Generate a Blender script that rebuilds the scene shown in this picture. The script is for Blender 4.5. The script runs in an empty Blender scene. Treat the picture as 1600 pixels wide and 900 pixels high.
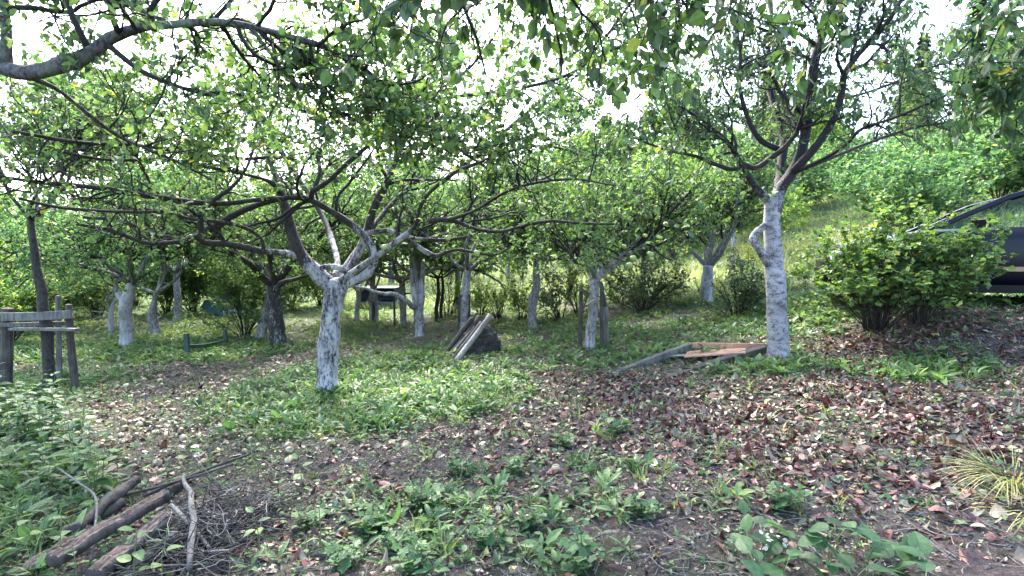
import bpy, math, random
import numpy as np
from mathutils import Vector, Matrix

# ------------------------------------------------------------------ camera, sky, sun, exposure
C = bpy.context.scene
PITCH = math.radians(2.77)
F = 828.0                      # focal length in photograph pixels (1600 wide)
CZ = 1.55
cam_d = bpy.data.cameras.new('camera'); cam = bpy.data.objects.new('camera', cam_d)
C.collection.objects.link(cam); C.camera = cam
cam_d.sensor_width = 36; cam_d.lens = F/1600*36; cam_d.clip_end = 2000; cam_d.clip_start = 0.05
cam.location = (0, 0, CZ); cam.rotation_euler = (math.pi/2-PITCH, 0, 0)
SUN_EL, SUN_AZ = 48.0, -20.0   # degrees; azimuth clockwise from +Y (the way the camera looks)
W = bpy.data.worlds.new('World'); C.world = W; W.use_nodes = True
wn = W.node_tree; wn.nodes.clear()
sky = wn.nodes.new('ShaderNodeTexSky'); sky.sky_type = 'NISHITA'; sky.sun_disc = False
sky.sun_elevation = math.radians(SUN_EL); sky.sun_rotation = math.radians(SUN_AZ)
sky.air_density = 1.0; sky.dust_density = 3.0; sky.ozone_density = 1.5
bg = wn.nodes.new('ShaderNodeBackground'); bg.inputs['Strength'].default_value = 0.15
wo = wn.nodes.new('ShaderNodeOutputWorld')
wn.links.new(sky.outputs[0], bg.inputs[0]); wn.links.new(bg.outputs[0], wo.inputs[0])
sl = bpy.data.lights.new('sun', 'SUN'); sl.energy = 2.1; sl.angle = math.radians(15); sl.color = (1, 0.95, 0.87)
so = bpy.data.objects.new('sun', sl); C.collection.objects.link(so)
el, az = math.radians(SUN_EL), math.radians(SUN_AZ)
sdir = Vector((math.sin(az)*math.cos(el), math.cos(az)*math.cos(el), math.sin(el)))
so.rotation_euler = sdir.to_track_quat('Z', 'Y').to_euler()
C.view_settings.view_transform = 'Standard'; C.view_settings.look = 'None'
C.view_settings.gamma = 1.0; C.view_settings.use_curve_mapping = False
C.view_settings.exposure = 3.2
cy = C.cycles
cy.max_bounces = 6; cy.diffuse_bounces = 4; cy.glossy_bounces = 2; cy.transmission_bounces = 4; cy.transparent_max_bounces = 6
cy.use_denoising = True; cy.caustics_reflective = False; cy.caustics_refractive = False
cy.sample_clamp_indirect = 6.0
C.render.use_persistent_data = False

# ------------------------------------------------------------------ terrain and picture-to-ground helper
def sstep(t):
    t = np.clip(t, 0, 1); return t*t*(3-2*t)
def terrain(x, y, micro=True):
    x = np.asarray(x, float); y = np.asarray(y, float)
    u = np.logaddexp(0, x)
    g = 1.25*(1-np.exp(-np.clip(y, 0, None)/5.4))*1.0
    z = 1.8*(1-np.exp(-.115*u))*g
    z = z + 5.6*sstep((0.8*x+0.35*y-9)/30)
    z = z + 0.030*np.clip(y-16, 0, 30)+0.012*np.clip(y-46, 0, 80)
    w = sstep((x-3.6)/1.6)*sstep((15-x)/3)*sstep((y-4.9)/1.0)*sstep((10.5-y)/2)
    z = z*(1-w)+1.0*w
    if micro:
        z = z + .022*np.sin(x*2.1+1.3*np.sin(y*1.1))*np.cos(y*1.7+.5) + .012*np.sin(x*5.3+y*3.1)*np.sin(y*4.7-x*1.9)+.006*np.sin(x*13+2*np.sin(y*9))*np.sin(y*11)
    return z
def ray(px, py):
    u = (px-800)/F; v = (450-py)/F
    c, s = math.cos(PITCH), math.sin(PITCH)
    return np.array([u, c+v*s, -s+v*c])
def at(px, py, Y):
    d = ray(px, py); k = Y/d[1]; return np.array([0, 0, CZ])+d*k
def G(px, py):
    d = ray(px, py); t = 1.0
    for i in range(4000):
        p = np.array([0, 0, CZ])+d*t
        if p[2] < float(terrain(p[0], p[1])): break
        t += .02
    return p

# ------------------------------------------------------------------ mesh helpers
def mesh_np(name, verts, faces, mat, attrs=None, smooth=False):
    """verts (V,3); faces: list of integer arrays (n,3) or (n,4)"""
    me = bpy.data.meshes.new(name)
    verts = np.ascontiguousarray(verts, dtype=np.float32)
    me.vertices.add(len(verts)); me.vertices.foreach_set('co', verts.ravel())
    li = np.concatenate([f.ravel() for f in faces]).astype(np.int32)
    tot = np.concatenate([np.full(len(f), f.shape[1], np.int32) for f in faces])
    st = np.concatenate([[0], np.cumsum(tot)[:-1]]).astype(np.int32)
    me.loops.add(len(li)); me.loops.foreach_set('vertex_index', li)
    me.polygons.add(len(tot)); me.polygons.foreach_set('loop_start', st); me.polygons.foreach_set('loop_total', tot)
    me.polygons.foreach_set('use_smooth', np.full(len(tot), smooth, bool))
    me.update(calc_edges=True)
    for k, v in (attrs or {}).items():
        a = me.attributes.new(k, 'FLOAT', 'POINT'); a.data.foreach_set('value', np.ascontiguousarray(v, dtype=np.float32))
    me.materials.append(mat)
    return me
class MB:
    """collects arrays of shapes into one mesh"""
    def __init__(s): s.v = []; s.f3 = []; s.f4 = []; s.a = {}; s.n = 0
    def add(s, v, f, **attrs):
        v = np.asarray(v, float).reshape(-1, 3)
        for g in f:
            g = np.asarray(g)
            if len(g) == 0: continue
            (s.f3 if g.shape[1] == 3 else s.f4).append(g+s.n)
        s.v.append(v)
        for k in set(s.a) | set(attrs):
            s.a.setdefault(k, [np.zeros(s.n)] if s.n else [])
            s.a[k].append(np.broadcast_to(np.asarray(attrs.get(k, 0.0), float), (len(v),)))
        s.n += len(v)
    def mesh(s, name, mat, smooth=False, org=(0, 0, 0)):
        fs = []
        if s.f3: fs.append(np.concatenate(s.f3))
        if s.f4: fs.append(np.concatenate(s.f4))
        return mesh_np(name, np.concatenate(s.v)-np.asarray(org), fs, mat, {k: np.concatenate(v) for k, v in s.a.items()}, smooth)
def link(name, me, parent=None, loc=(0, 0, 0)):
    o = bpy.data.objects.new(name, me); C.collection.objects.link(o); o.location = loc
    if parent: o.parent = parent
    return o
def tag(o, label, cat, group=None, kind=None):
    if label: o['label'] = label
    if cat: o['category'] = cat
    if group: o['group'] = group
    if kind: o['kind'] = kind
    return o
def thing(name, label, cat, loc=(0, 0, 0), rz=0, group=None):
    o = bpy.data.objects.new(name, None); C.collection.objects.link(o); o.location = loc; o.rotation_euler = (0, 0, rz)
    return tag(o, label, cat, group)
def dup(root, loc, rz=0, sc=1, label=None, group=None):
    r = root.copy(); C.collection.objects.link(r); r.location = loc; r.rotation_euler = (0, 0, rz)
    r.scale = (sc, sc, sc) if not isinstance(sc, tuple) else sc
    if label: r['label'] = label
    if group: r['group'] = group
    for ch in list(root.children):
        c = ch.copy(); C.collection.objects.link(c); c.parent = r
        for g in ch.children:
            d = g.copy(); C.collection.objects.link(d); d.parent = c
    return r
def nrm(a):
    return a/np.maximum(np.linalg.norm(a, axis=-1, keepdims=True), 1e-9)

def tubes(P, R, sides=6, lump=0.0, rng=None, cap=True):
    """P (N,M,3), R (N,M) -> verts, faces"""
    N, M, _ = P.shape
    T = np.empty_like(P); T[:, 1:-1] = P[:, 2:]-P[:, :-2]; T[:, 0] = P[:, 1]-P[:, 0]; T[:, -1] = P[:, -1]-P[:, -2]
    T = nrm(T)
    main = nrm(P[:, -1]-P[:, 0])
    ref = np.cross(main, np.array([0.31, 0.17, 0.93])); bad = np.linalg.norm(ref, axis=1) < .2
    ref[bad] = np.cross(main[bad], np.array([1., .1, 0])); ref = nrm(ref)
    A = np.broadcast_to(ref[:, None], T.shape).copy()
    for k in range(M):                      # carry the frame along so bends do not twist it
        if k: A[:, k] = A[:, k-1]
        A[:, k] = nrm(A[:, k]-T[:, k]*np.sum(A[:, k]*T[:, k], -1, keepdims=True))
    B = np.cross(T, A)
    th = np.arange(sides)*2*np.pi/sides
    RR = R[:, :, None]*np.ones(sides)
    if lump > 0:
        ph = rng.uniform(0, 6.28, (N, 1, 4)); s = np.linspace(0, 1, M)[None, :, None]*M
        t = th[None, None, :]
        RR = RR*(1+lump*(np.sin(t*2+ph[..., 0:1]+s*.35)+.8*np.sin(t*3+ph[..., 1:2]-s*.8)+.6*np.sin(t*5+ph[..., 2:3]+s*1.3)))
        RR = RR*(1+lump*.6*rng.standard_normal(RR.shape))
    V = P[:, :, None]+RR[..., None]*(np.cos(th)[None, None, :, None]*A[:, :, None]+np.sin(th)[None, None, :, None]*B[:, :, None])
    idx = np.arange(N*M*sides).reshape(N, M, sides)
    a = idx[:, :-1]; b = idx[:, 1:]
    q = np.stack([a, np.roll(a, -1, 2), np.roll(b, -1, 2), b], -1).reshape(-1, 4)
    v = V.reshape(-1, 3); fs = [q]
    if cap:
        c = P[:, -1]+T[:, -1]*R[:, -1:]*.35; ci = len(v)+np.arange(N)
        c0 = P[:, 0]; c0i = ci+N
        v = np.concatenate([v, c, c0])
        e = idx[:, -1]; t3 = np.stack([e, np.roll(e, -1, 1), np.broadcast_to(ci[:, None], e.shape)], -1).reshape(-1, 3)
        e = idx[:, 0]; t4 = np.stack([np.roll(e, -1, 1), e, np.broadcast_to(c0i[:, None], e.shape)], -1).reshape(-1, 3)
        fs += [t3, t4]
    return v, fs
def tube_attr(A, sides):
    """per-point values (N,M) spread to the vertices of tubes() (with caps)"""
    return np.concatenate([np.repeat(A.ravel(), sides), A[:, -1], A[:, 0]])
def smooth_path(pts, n):
    """Catmull-Rom through rows of any width, n samples"""
    p = np.asarray(pts, float); k = len(p)
    q = np.concatenate([[2*p[0]-p[1]], p, [2*p[-1]-p[-2]]])
    d = np.linalg.norm(np.diff(p[:, :3], axis=0), axis=1); cum = np.concatenate([[0], np.cumsum(d)])
    s = np.linspace(0, cum[-1], n); i = np.clip(np.searchsorted(cum, s, side='right')-1, 0, k-2)
    t = ((s-cum[i])/np.maximum(d[i], 1e-9))[:, None]
    a, b, c, e = q[i], q[i+1], q[i+2], q[i+3]
    return .5*((2*b)+(-a+c)*t+(2*a-5*b+4*c-e)*t*t+(-a+3*b-3*c+e)*t**3)

# leaf templates: x across, y along, z up
def tmpl(kind, w=.28, fold=.10, curl=.12):
    if kind == 'far':
        v = [(0, 0, 0), (-w*1.1, .45, fold), (0, 1, -curl), (w*1.1, .45, fold)]
        return np.array(v), [np.array([(0, 2, 1), (0, 3, 2)])]
    if kind == 'mid':
        v = [(0, 0, 0), (-w, .28, fold*.9), (-w*.8, .72, fold*.5-curl*.4), (0, 1, -curl), (w*.8, .72, fold*.5-curl*.4), (w, .28, fold*.9), (0, .5, 0)]
        return np.array(v), [np.array([(0, 6, 2, 1), (0, 5, 4, 6)]), np.array([(6, 3, 2), (6, 4, 3)])]
    if kind == 'near':
        ys = [0, .12, .3, .5, .7, .87, 1]; ws = [0.02, .55, .95, 1, .78, .42, 0.02]
        v = []
        for y, q in zip(ys, ws):
            z = -curl*y*y
            v += [(-w*q, y, z+fold*q), (0, y, z), (w*q, y, z+fold*q)]
        f = []
        for i in range(6):
            a = i*3
            f += [(a, a+1, a+4, a+3), (a+1, a+2, a+5, a+4)]
        return np.array(v), [np.array(f)]
    if kind == 'lobed':       # jagged, maple- or currant-like
        v = [(0, .35, 0), (0, 0, 0)]
        n = 13
        for i in range(n):
            a = math.radians(-150+300*i/(n-1)); r = (.62 if i % 3 == 0 else (.42 if i % 3 == 1 else .50))
            v.append((math.sin(a)*r*.95, .35+math.cos(a)*r, fold*abs(math.sin(a))-curl*r*(i % 2)))
        f = [(0, i+3, i+2) for i in range(n-1)]+[(0, 2, 1), (0, 1, n+1)]
        return np.array(v), [np.array(f)]
    if kind == 'blade':
        v = []
        for i in range(6):
            t = i/5; ww = w*(1-t**1.6)+.001
            v += [(-ww, t*(1-.35*curl*t), -curl*t*t), (ww, t*(1-.35*curl*t), -curl*t*t)]
        return np.array(v), [np.array([(2*i, 2*i+1, 2*i+3, 2*i+2) for i in range(5)])]
def put(T, P, D, U, S, rng=None, jit=0.0):
    """place template T at P (N,3) along D with face normal near U, scale S (N,) -> verts, faces"""
    tv, tf = T; D = nrm(D); X = nrm(np.cross(D, U)+1e-6); Z = np.cross(X, D)
    S = np.asarray(S)[:, None, None]
    tvn = np.broadcast_to(tv, (len(P),)+tv.shape)
    if jit and rng is not None:
        tvn = tvn*(1+jit*rng.standard_normal((len(P), 1, 3))*np.array([1, .3, 2.5]))
    V = P[:, None]+S*(tvn[..., 0:1]*X[:, None]+tvn[..., 1:2]*D[:, None]+tvn[..., 2:3]*Z[:, None])
    k = len(tv); off = (np.arange(len(P))*k)[:, None, None]
    return V.reshape(-1, 3), [(f[None]+off).reshape(-1, f.shape[1]) for f in tf]
def add_leaves(mb, T, P, D, U, S, rng, jit=.15, rnd=None):
    if len(P) == 0: return
    v, f = put(T, P, D, U, S, rng, jit)
    r = rng.random(len(P)) if rnd is None else rnd
    mb.add(v, f, rnd=np.repeat(r, len(T[0])))

# ------------------------------------------------------------------ materials
def mat(name):
    m = bpy.data.materials.new(name); m.use_nodes = True; nt = m.node_tree; nt.nodes.clear()
    out = nt.nodes.new('ShaderNodeOutputMaterial')
    return m, nt, out
def N(nt, t, **kw):
    n = nt.nodes.new(t)
    for k, v in kw.items():
        if k.startswith('i_'):
            key = k[2:]; key = int(key) if key.isdigit() else key.replace('_', ' ')
            n.inputs[key].default_value = v
        else: setattr(n, k, v)
    return n
def ramp(nt, stops, interp='LINEAR'):
    r = nt.nodes.new('ShaderNodeValToRGB'); r.color_ramp.interpolation = interp
    e = r.color_ramp.elements
    while len(e) > 1: e.remove(e[-1])
    e[0].position = stops[0][0]; e[0].color = (*stops[0][1], 1)
    for p, c in stops[1:]:
        x = e.new(p); x.color = (*c, 1)
    return r
def noise(nt, scale, detail=4, rough=.55, coord=None, sc=None):
    n = N(nt, 'ShaderNodeTexNoise'); n.inputs['Scale'].default_value = scale; n.inputs['Detail'].default_value = detail; n.inputs['Roughness'].default_value = rough
    if coord is not None:
        if sc:
            mp = N(nt, 'ShaderNodeMapping'); mp.inputs['Scale'].default_value = sc; nt.links.new(coord, mp.inputs[0]); nt.links.new(mp.outputs[0], n.inputs['Vector'])
        else: nt.links.new(coord, n.inputs['Vector'])
    return n
def mixc(nt, fac, a, b, mode='MIX'):
    m = N(nt, 'ShaderNodeMix', data_type='RGBA', blend_type=mode)
    for s, v in ((0, fac), (6, a), (7, b)):
        if hasattr(v, 'is_output'): nt.links.new(v, m.inputs[s])
        else: m.inputs[s].default_value = v if s == 0 else (*v, 1)
    return m.outputs[2]
def leaf_mat(name, stops, trans=.48, gloss=.5, spec=.35, tint=(1.2, 1.3, .7)):
    m, nt, out = mat(name); L = nt.links.new
    a = N(nt, 'ShaderNodeAttribute', attribute_name='rnd'); r = ramp(nt, stops); L(a.outputs['Fac'], r.inputs[0])
    tc = N(nt, 'ShaderNodeTexCoord'); n = noise(nt, 60, 3, .6, tc.outputs['Object'])
    r2 = ramp(nt, [(.3, (.72, .72, .72)), (.7, (1.2, 1.2, 1.15))]); L(n.outputs[0], r2.inputs[0])
    col = mixc(nt, 1.0, r.outputs[0], r2.outputs[0], 'MULTIPLY')
    geo = N(nt, 'ShaderNodeNewGeometry')
    back = mixc(nt, .45, col, (.17, .21, .14)); colb = mixc(nt, geo.outputs['Backfacing'], col, back)
    p = N(nt, 'ShaderNodeBsdfPrincipled'); p.inputs['Roughness'].default_value = gloss; p.inputs['Specular IOR Level'].default_value = spec
    L(colb, p.inputs['Base Color'])
    t = N(nt, 'ShaderNodeBsdfTranslucent'); tcol = mixc(nt, 1.0, col, tint, 'MULTIPLY'); L(tcol, t.inputs[0])
    mx = N(nt, 'ShaderNodeMixShader'); mx.inputs[0].default_value = trans
    L(p.outputs[0], mx.inputs[1]); L(t.outputs[0], mx.inputs[2]); L(mx.outputs[0], out.inputs[0])
    return m
M_apple = leaf_mat('apple_leaf', [(0, (.030, .072, .028)), (.3, (.070, .134, .060)), (.7, (.125, .21, .092)), (.97, (.17, .25, .075)), (1, (.36, .34, .07))])
M_apple_pale = leaf_mat('apple_leaf_pale', [(0, (.05, .12, .06)), (.5, (.09, .19, .09)), (.9, (.16, .27, .12)), (1, (.3, .36, .1))], trans=.5)
M_cherry = leaf_mat('cherry_leaf', [(0, (.028, .062, .032)), (.5, (.052, .105, .050)), (.96, (.10, .16, .07)), (1, (.30, .26, .06))])
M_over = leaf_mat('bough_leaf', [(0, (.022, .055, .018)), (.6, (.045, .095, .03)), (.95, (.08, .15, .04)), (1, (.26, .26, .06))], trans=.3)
M_bush = leaf_mat('bush_leaf', [(0, (.07, .14, .03)), (.45, (.13, .23, .05)), (.85, (.22, .32, .07)), (1, (.38, .40, .1))], trans=.5)
M_currant = leaf_mat('currant_leaf', [(0, (.05, .105, .03)), (.45, (.10, .185, .05)), (.85, (.17, .27, .07)), (1, (.32, .34, .08))], trans=.42)
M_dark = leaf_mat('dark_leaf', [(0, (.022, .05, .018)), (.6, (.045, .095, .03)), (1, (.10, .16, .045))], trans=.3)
M_wood = leaf_mat('woodland_leaf', [(0, (.06, .12, .04)), (.5, (.11, .20, .06)), (.9, (.18, .28, .08)), (1, (.36, .36, .1))], trans=.48)
M_fir = leaf_mat('fir_needle', [(0, (.016, .04, .02)), (1, (.04, .08, .035))], trans=.1)
M_weed = leaf_mat('weed_leaf', [(0, (.03, .07, .032)), (.4, (.075, .148, .060)), (.8, (.15, .25, .095)), (1, (.28, .36, .13))], trans=.42)
M_weed2 = leaf_mat('nettle_leaf', [(0, (.035, .085, .035)), (.5, (.06, .135, .055)), (1, (.12, .22, .07))], trans=.36)
M_grass = leaf_mat('grass_blade', [(0, (.06, .12, .04)), (.5, (.13, .20, .07)), (.8, (.22, .28, .08)), (1, (.38, .34, .16))], trans=.35)
M_field = leaf_mat('field_grass', [(0, (.14, .18, .09)), (.5, (.24, .28, .14)), (.85, (.33, .35, .19)), (1, (.42, .36, .22))], trans=.4)
M_drygrass = leaf_mat('dry_grass_blade', [(0, (.16, .20, .06)), (.5, (.32, .32, .12)), (1, (.50, .42, .22))], trans=.3)
M_litter = leaf_mat('litter_leaf', [(0, (.028, .010, .012)), (.35, (.085, .030, .032)), (.62, (.165, .066, .062)), (.8, (.26, .13, .11)), (.90, (.28, .20, .15)), (.94, (.08, .14, .05)), (.975, (.36, .31, .23)), (.98, (.50, .40, .08)), (1, (.30, .38, .28))], trans=.12, gloss=.38, tint=(1.1, 1, .7))
M_litter2 = leaf_mat('pale_litter_leaf', [(0, (.05, .03, .027)), (.3, (.12, .08, .065)), (.65, (.21, .155, .12)), (.87, (.35, .28, .21)), (.92, (.2, .28, .12)), (1, (.5, .45, .15))], trans=.12, gloss=.45)
M_flower = leaf_mat('goldenrod_flower', [(0, (.55, .42, .03)), (1, (.75, .62, .06))], trans=.3)
M_whitefl = leaf_mat('white_petal', [(0, (.65, .66, .6)), (1, (.8, .8, .76))], trans=.3)

def bark_mat(name, dark, light, white=(.52, .50, .54), scale=6.5, moss=0.0, zs=.35):
    m, nt, out = mat(name); L = nt.links.new
    tc = N(nt, 'ShaderNodeTexCoord')
    n1 = noise(nt, scale, 6, .7, tc.outputs['Object'], (1, 1, zs))
    n2 = noise(nt, scale*4.5, 5, .7, tc.outputs['Object'], (1, 1, zs*1.4))
    n3 = noise(nt, 2.3, 4, .6, tc.outputs['Object'])
    r = ramp(nt, [(.35, dark), (.62, light)]); L(n2.outputs[0], r.inputs[0])
    # limewash: thick where wash is high, missing in cracks and flakes
    a = N(nt, 'ShaderNodeAttribute', attribute_name='wash')
    ad = N(nt, 'ShaderNodeMath', operation='MULTIPLY_ADD'); L(n2.outputs[0], ad.inputs[0]); ad.inputs[1].default_value = 1.5
    ad2 = N(nt, 'ShaderNodeMath', operation='MULTIPLY_ADD'); L(n1.outputs[0], ad2.inputs[0]); ad2.inputs[1].default_value = 1.5; L(a.outputs['Fac'], ad2.inputs[2])
    L(ad2.outputs[0], ad.inputs[2])
    rm = ramp(nt, [(.0, (0, 0, 0)), (1, (1, 1, 1))])
    mr = N(nt, 'ShaderNodeMapRange'); mr.inputs['From Min'].default_value = 2.26; mr.inputs['From Max'].default_value = 2.62; L(ad.outputs[0], mr.inputs[0])
    wv = ramp(nt, [(.3, tuple(c*.5 for c in white)), (.65, white)]); L(n3.outputs[0], wv.inputs[0])
    wv2 = ramp(nt, [(.36, (.55, .55, .55)), (.58, (1, 1, 1))]); L(n1.outputs[0], wv2.inputs[0])
    wc = mixc(nt, 1, wv.outputs[0], wv2.outputs[0], 'MULTIPLY')
    col = mixc(nt, mr.outputs[0], r.outputs[0], wc)
    if moss:
        rm2 = ramp(nt, [(.52, (0, 0, 0)), (.62, (moss, moss, moss))]); L(n1.outputs[0], rm2.inputs[0])
        col = mixc(nt, rm2.outputs[0], col, (.17, .22, .13))
    p = N(nt, 'ShaderNodeBsdfPrincipled'); p.inputs['Roughness'].default_value = .85; L(col, p.inputs['Base Color'])
    hs = N(nt, 'ShaderNodeMath', operation='MULTIPLY_ADD'); L(n1.outputs[0], hs.inputs[0]); hs.inputs[1].default_value = 1.3; L(n2.outputs[0], hs.inputs[2])
    b = N(nt, 'ShaderNodeBump'); b.inputs['Strength'].default_value = .9; b.inputs['Distance'].default_value = .02; L(hs.outputs[0], b.inputs['Height'])
    L(b.outputs[0], p.inputs['Normal']); L(p.outputs[0], out.inputs[0])
    return m
M_bark = bark_mat('apple_bark', (.008, .006, .006), (.048, .040, .037), moss=.12, scale=9)
M_barkd = bark_mat('cherry_bark', (.007, .0055, .0065), (.034, .028, .029), zs=1.6, scale=12)
M_arch = bark_mat('lichened_bark', (.010, .008, .008), (.13, .12, .12), moss=.45, scale=9)
M_barkg = bark_mat('grey_bark', (.05, .045, .045), (.26, .25, .25), moss=.3)
M_twig = bark_mat('twig_bark', (.006, .005, .0045), (.026, .022, .019), scale=14)
def wood_mat(name, c1, c2, green=0.0, sc=(14, 14, 1.2), rough=.8):
    m, nt, out = mat(name); L = nt.links.new
    tc = N(nt, 'ShaderNodeTexCoord')
    n1 = noise(nt, 3.0, 8, .75, tc.outputs['Object'], sc); n2 = noise(nt, 4, 4, .6, tc.outputs['Object'])
    r = ramp(nt, [(.35, c1), (.65, c2)]); L(n1.outputs[0], r.inputs[0]); col = r.outputs[0]
    if green:
        g = ramp(nt, [(.45, (0, 0, 0)), (.62, (green, green, green))]); L(n2.outputs[0], g.inputs[0]); col = mixc(nt, g.outputs[0], col, (.12, .16, .09))
    d = ramp(nt, [(.3, (.6, .6, .6)), (.6, (1.1, 1.1, 1.1))]); L(n2.outputs[0], d.inputs[0]); col = mixc(nt, 1, col, d.outputs[0], 'MULTIPLY')
    p = N(nt, 'ShaderNodeBsdfPrincipled'); p.inputs['Roughness'].default_value = rough; L(col, p.inputs['Base Color'])
    b = N(nt, 'ShaderNodeBump'); b.inputs['Strength'].default_value = .7; b.inputs['Distance'].default_value = .01; L(n1.outputs[0], b.inputs['Height'])
    L(b.outputs[0], p.inputs['Normal']); L(p.outputs[0], out.inputs[0])
    return m
M_greywood = wood_mat('weathered_wood', (.045, .038, .038), (.19, .175, .17), green=.3)
M_darkwood = wood_mat('dark_wet_wood', (.018, .014, .014), (.075, .058, .055), green=.15)
M_brownwood = wood_mat('split_wood', (.05, .034, .028), (.23, .155, .12))
M_peelwood = wood_mat('pale_pole_wood', (.15, .13, .12), (.36, .33, .31), green=.3)
M_orangewood = wood_mat('orange_board', (.30, .15, .09), (.52, .32, .22))
M_greenpaint = wood_mat('green_painted_wood', (.012, .035, .028), (.03, .075, .06), rough=.6)
def plain(name, col, rough=.5, metal=0.0, coat=0.0, nscale=0, trans=0.0):
    m, nt, out = mat(name); L = nt.links.new
    p = N(nt, 'ShaderNodeBsdfPrincipled'); p.inputs['Roughness'].default_value = rough; p.inputs['Metallic'].default_value = metal
    p.inputs['Specular IOR Level'].default_value = .22 if 'navy' in name else .5
    p.inputs['Coat Weight'].default_value = coat; p.inputs['Transmission Weight'].default_value = trans
    tc = N(nt, 'ShaderNodeTexCoord'); n = noise(nt, nscale or 3, 5, .6, tc.outputs['Object'])
    r = ramp(nt, [(.3, tuple(c*.75 for c in col)), (.7, tuple(min(1, c*1.15) for c in col))]); L(n.outputs[0], r.inputs[0]); L(r.outputs[0], p.inputs['Base Color'])
    L(p.outputs[0], out.inputs[0]); return m
M_paint = plain('navy_paint', (.0022, .0026, .009), .34, 0, .03)
M_trimblk = plain('black_navy_plastic', (.004, .004, .005), .6)
M_tan = plain('tan_trim', (.30, .19, .10), .5)
M_tyre = plain('tyre_rubber', (.02, .02, .02), .85)
M_rim = plain('rim_metal', (.35, .35, .36), .35, .8)
M_lamp = plain('lamp_lens', (.6, .6, .62), .1, 0, 1.0)
M_navy = plain('navy_board', (.012, .018, .045), .6)
M_concrete = plain('grey_concrete', (.13, .13, .14), .9, nscale=9)
M_teal = plain('teal_tarpaulin', (.015, .06, .06), .55, nscale=5)
M_paleblue = plain('pale_blue_sheet', (.30, .40, .52), .5)
def apple_mat():
    m, nt, out = mat('apple_skin'); L = nt.links.new
    tc = N(nt, 'ShaderNodeTexCoord'); n = noise(nt, 9, 4, .6, tc.outputs['Object'])
    r = ramp(nt, [(.35, (.26, .36, .10)), (.6, (.42, .50, .18)), (.8, (.55, .50, .20))]); L(n.outputs[0], r.inputs[0])
    p = N(nt, 'ShaderNodeBsdfPrincipled'); p.inputs['Roughness'].default_value = .35; L(r.outputs[0], p.inputs['Base Color']); L(p.outputs[0], out.inputs[0])
    return m
M_skin = apple_mat()
def rot_mat():
    m, nt, out = mat('fallen_apple_skin'); L = nt.links.new
    tc = N(nt, 'ShaderNodeTexCoord'); n = noise(nt, 22, 4, .6, tc.outputs['Object'])
    oi = N(nt, 'ShaderNodeObjectInfo')
    r = ramp(nt, [(0, (.42, .36, .20)), (.4, (.55, .47, .34)), (.7, (.30, .17, .09)), (1, (.60, .56, .42))]); L(oi.outputs['Random'], r.inputs[0])
    r2 = ramp(nt, [(.4, (1, 1, 1)), (.55, (.35, .22, .14))]); L(n.outputs[0], r2.inputs[0])
    c = mixc(nt, 1, r.outputs[0], r2.outputs[0], 'MULTIPLY')
    p = N(nt, 'ShaderNodeBsdfPrincipled'); p.inputs['Roughness'].default_value = .5; L(c, p.inputs['Base Color']); L(p.outputs[0], out.inputs[0])
    return m
M_rot = rot_mat()
def ground_mat():
    m, nt, out = mat('orchard_soil'); L = nt.links.new
    tc = N(nt, 'ShaderNodeTexCoord'); co = tc.outputs['Object']
    n0 = noise(nt, .55, 5, .6, co); n1 = noise(nt, 3.2, 6, .65, co); n2 = noise(nt, 30, 8, .75, co); n3 = noise(nt, 120, 4, .7, co)
    soil = ramp(nt, [(.34, (.014, .009, .009)), (.49, (.060, .042, .039)), (.66, (.19, .145, .130))]); L(n2.outputs[0], soil.inputs[0])
    tan = ramp(nt, [(.30, (.06, .05, .03)), (.55, (.16, .14, .085)), (.75, (.28, .24, .16))]); L(n2.outputs[0], tan.inputs[0])
    moss = ramp(nt, [(.30, (.025, .04, .012)), (.6, (.07, .095, .025)), (.8, (.14, .15, .04))]); L(n3.outputs[0], moss.inputs[0])
    at_ = N(nt, 'ShaderNodeAttribute', attribute_name='dry')
    f1 = N(nt, 'ShaderNodeMath', operation='MULTIPLY_ADD'); L(n1.outputs[0], f1.inputs[0]); f1.inputs[1].default_value = 1.2; L(at_.outputs['Fac'], f1.inputs[2])
    mr = N(nt, 'ShaderNodeMapRange'); mr.inputs['From Min'].default_value = .75; mr.inputs['From Max'].default_value = 1.25; L(f1.outputs[0], mr.inputs[0])
    c1 = mixc(nt, mr.outputs[0], soil.outputs[0], tan.outputs[0])
    mm = ramp(nt, [(.47, (0, 0, 0)), (.6, (.9, .9, .9))]); L(n0.outputs[0], mm.inputs[0])
    c2 = mixc(nt, mm.outputs[0], c1, moss.outputs[0])
    ag = N(nt, 'ShaderNodeAttribute', attribute_name='green')
    grass = ramp(nt, [(.3, (.035, .07, .02)), (.6, (.10, .16, .04)), (.8, (.2, .24, .07))]); L(n2.outputs[0], grass.inputs[0])
    c3 = mixc(nt, ag.outputs['Fac'], c2, grass.outputs[0])
    p = N(nt, 'ShaderNodeBsdfPrincipled'); p.inputs['Roughness'].default_value = .95; L(c3, p.inputs['Base Color'])
    b = N(nt, 'ShaderNodeBump'); b.inputs['Strength'].default_value = 1; b.inputs['Distance'].default_value = .03
    h = N(nt, 'ShaderNodeMath', operation='MULTIPLY_ADD'); L(n2.outputs[0], h.inputs[0]); h.inputs[1].default_value = 1.5; L(n3.outputs[0], h.inputs[2])
    L(h.outputs[0], b.inputs['Height']); L(b.outputs[0], p.inputs['Normal']); L(p.outputs[0], out.inputs[0])
    return m
M_ground = ground_mat()

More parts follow.
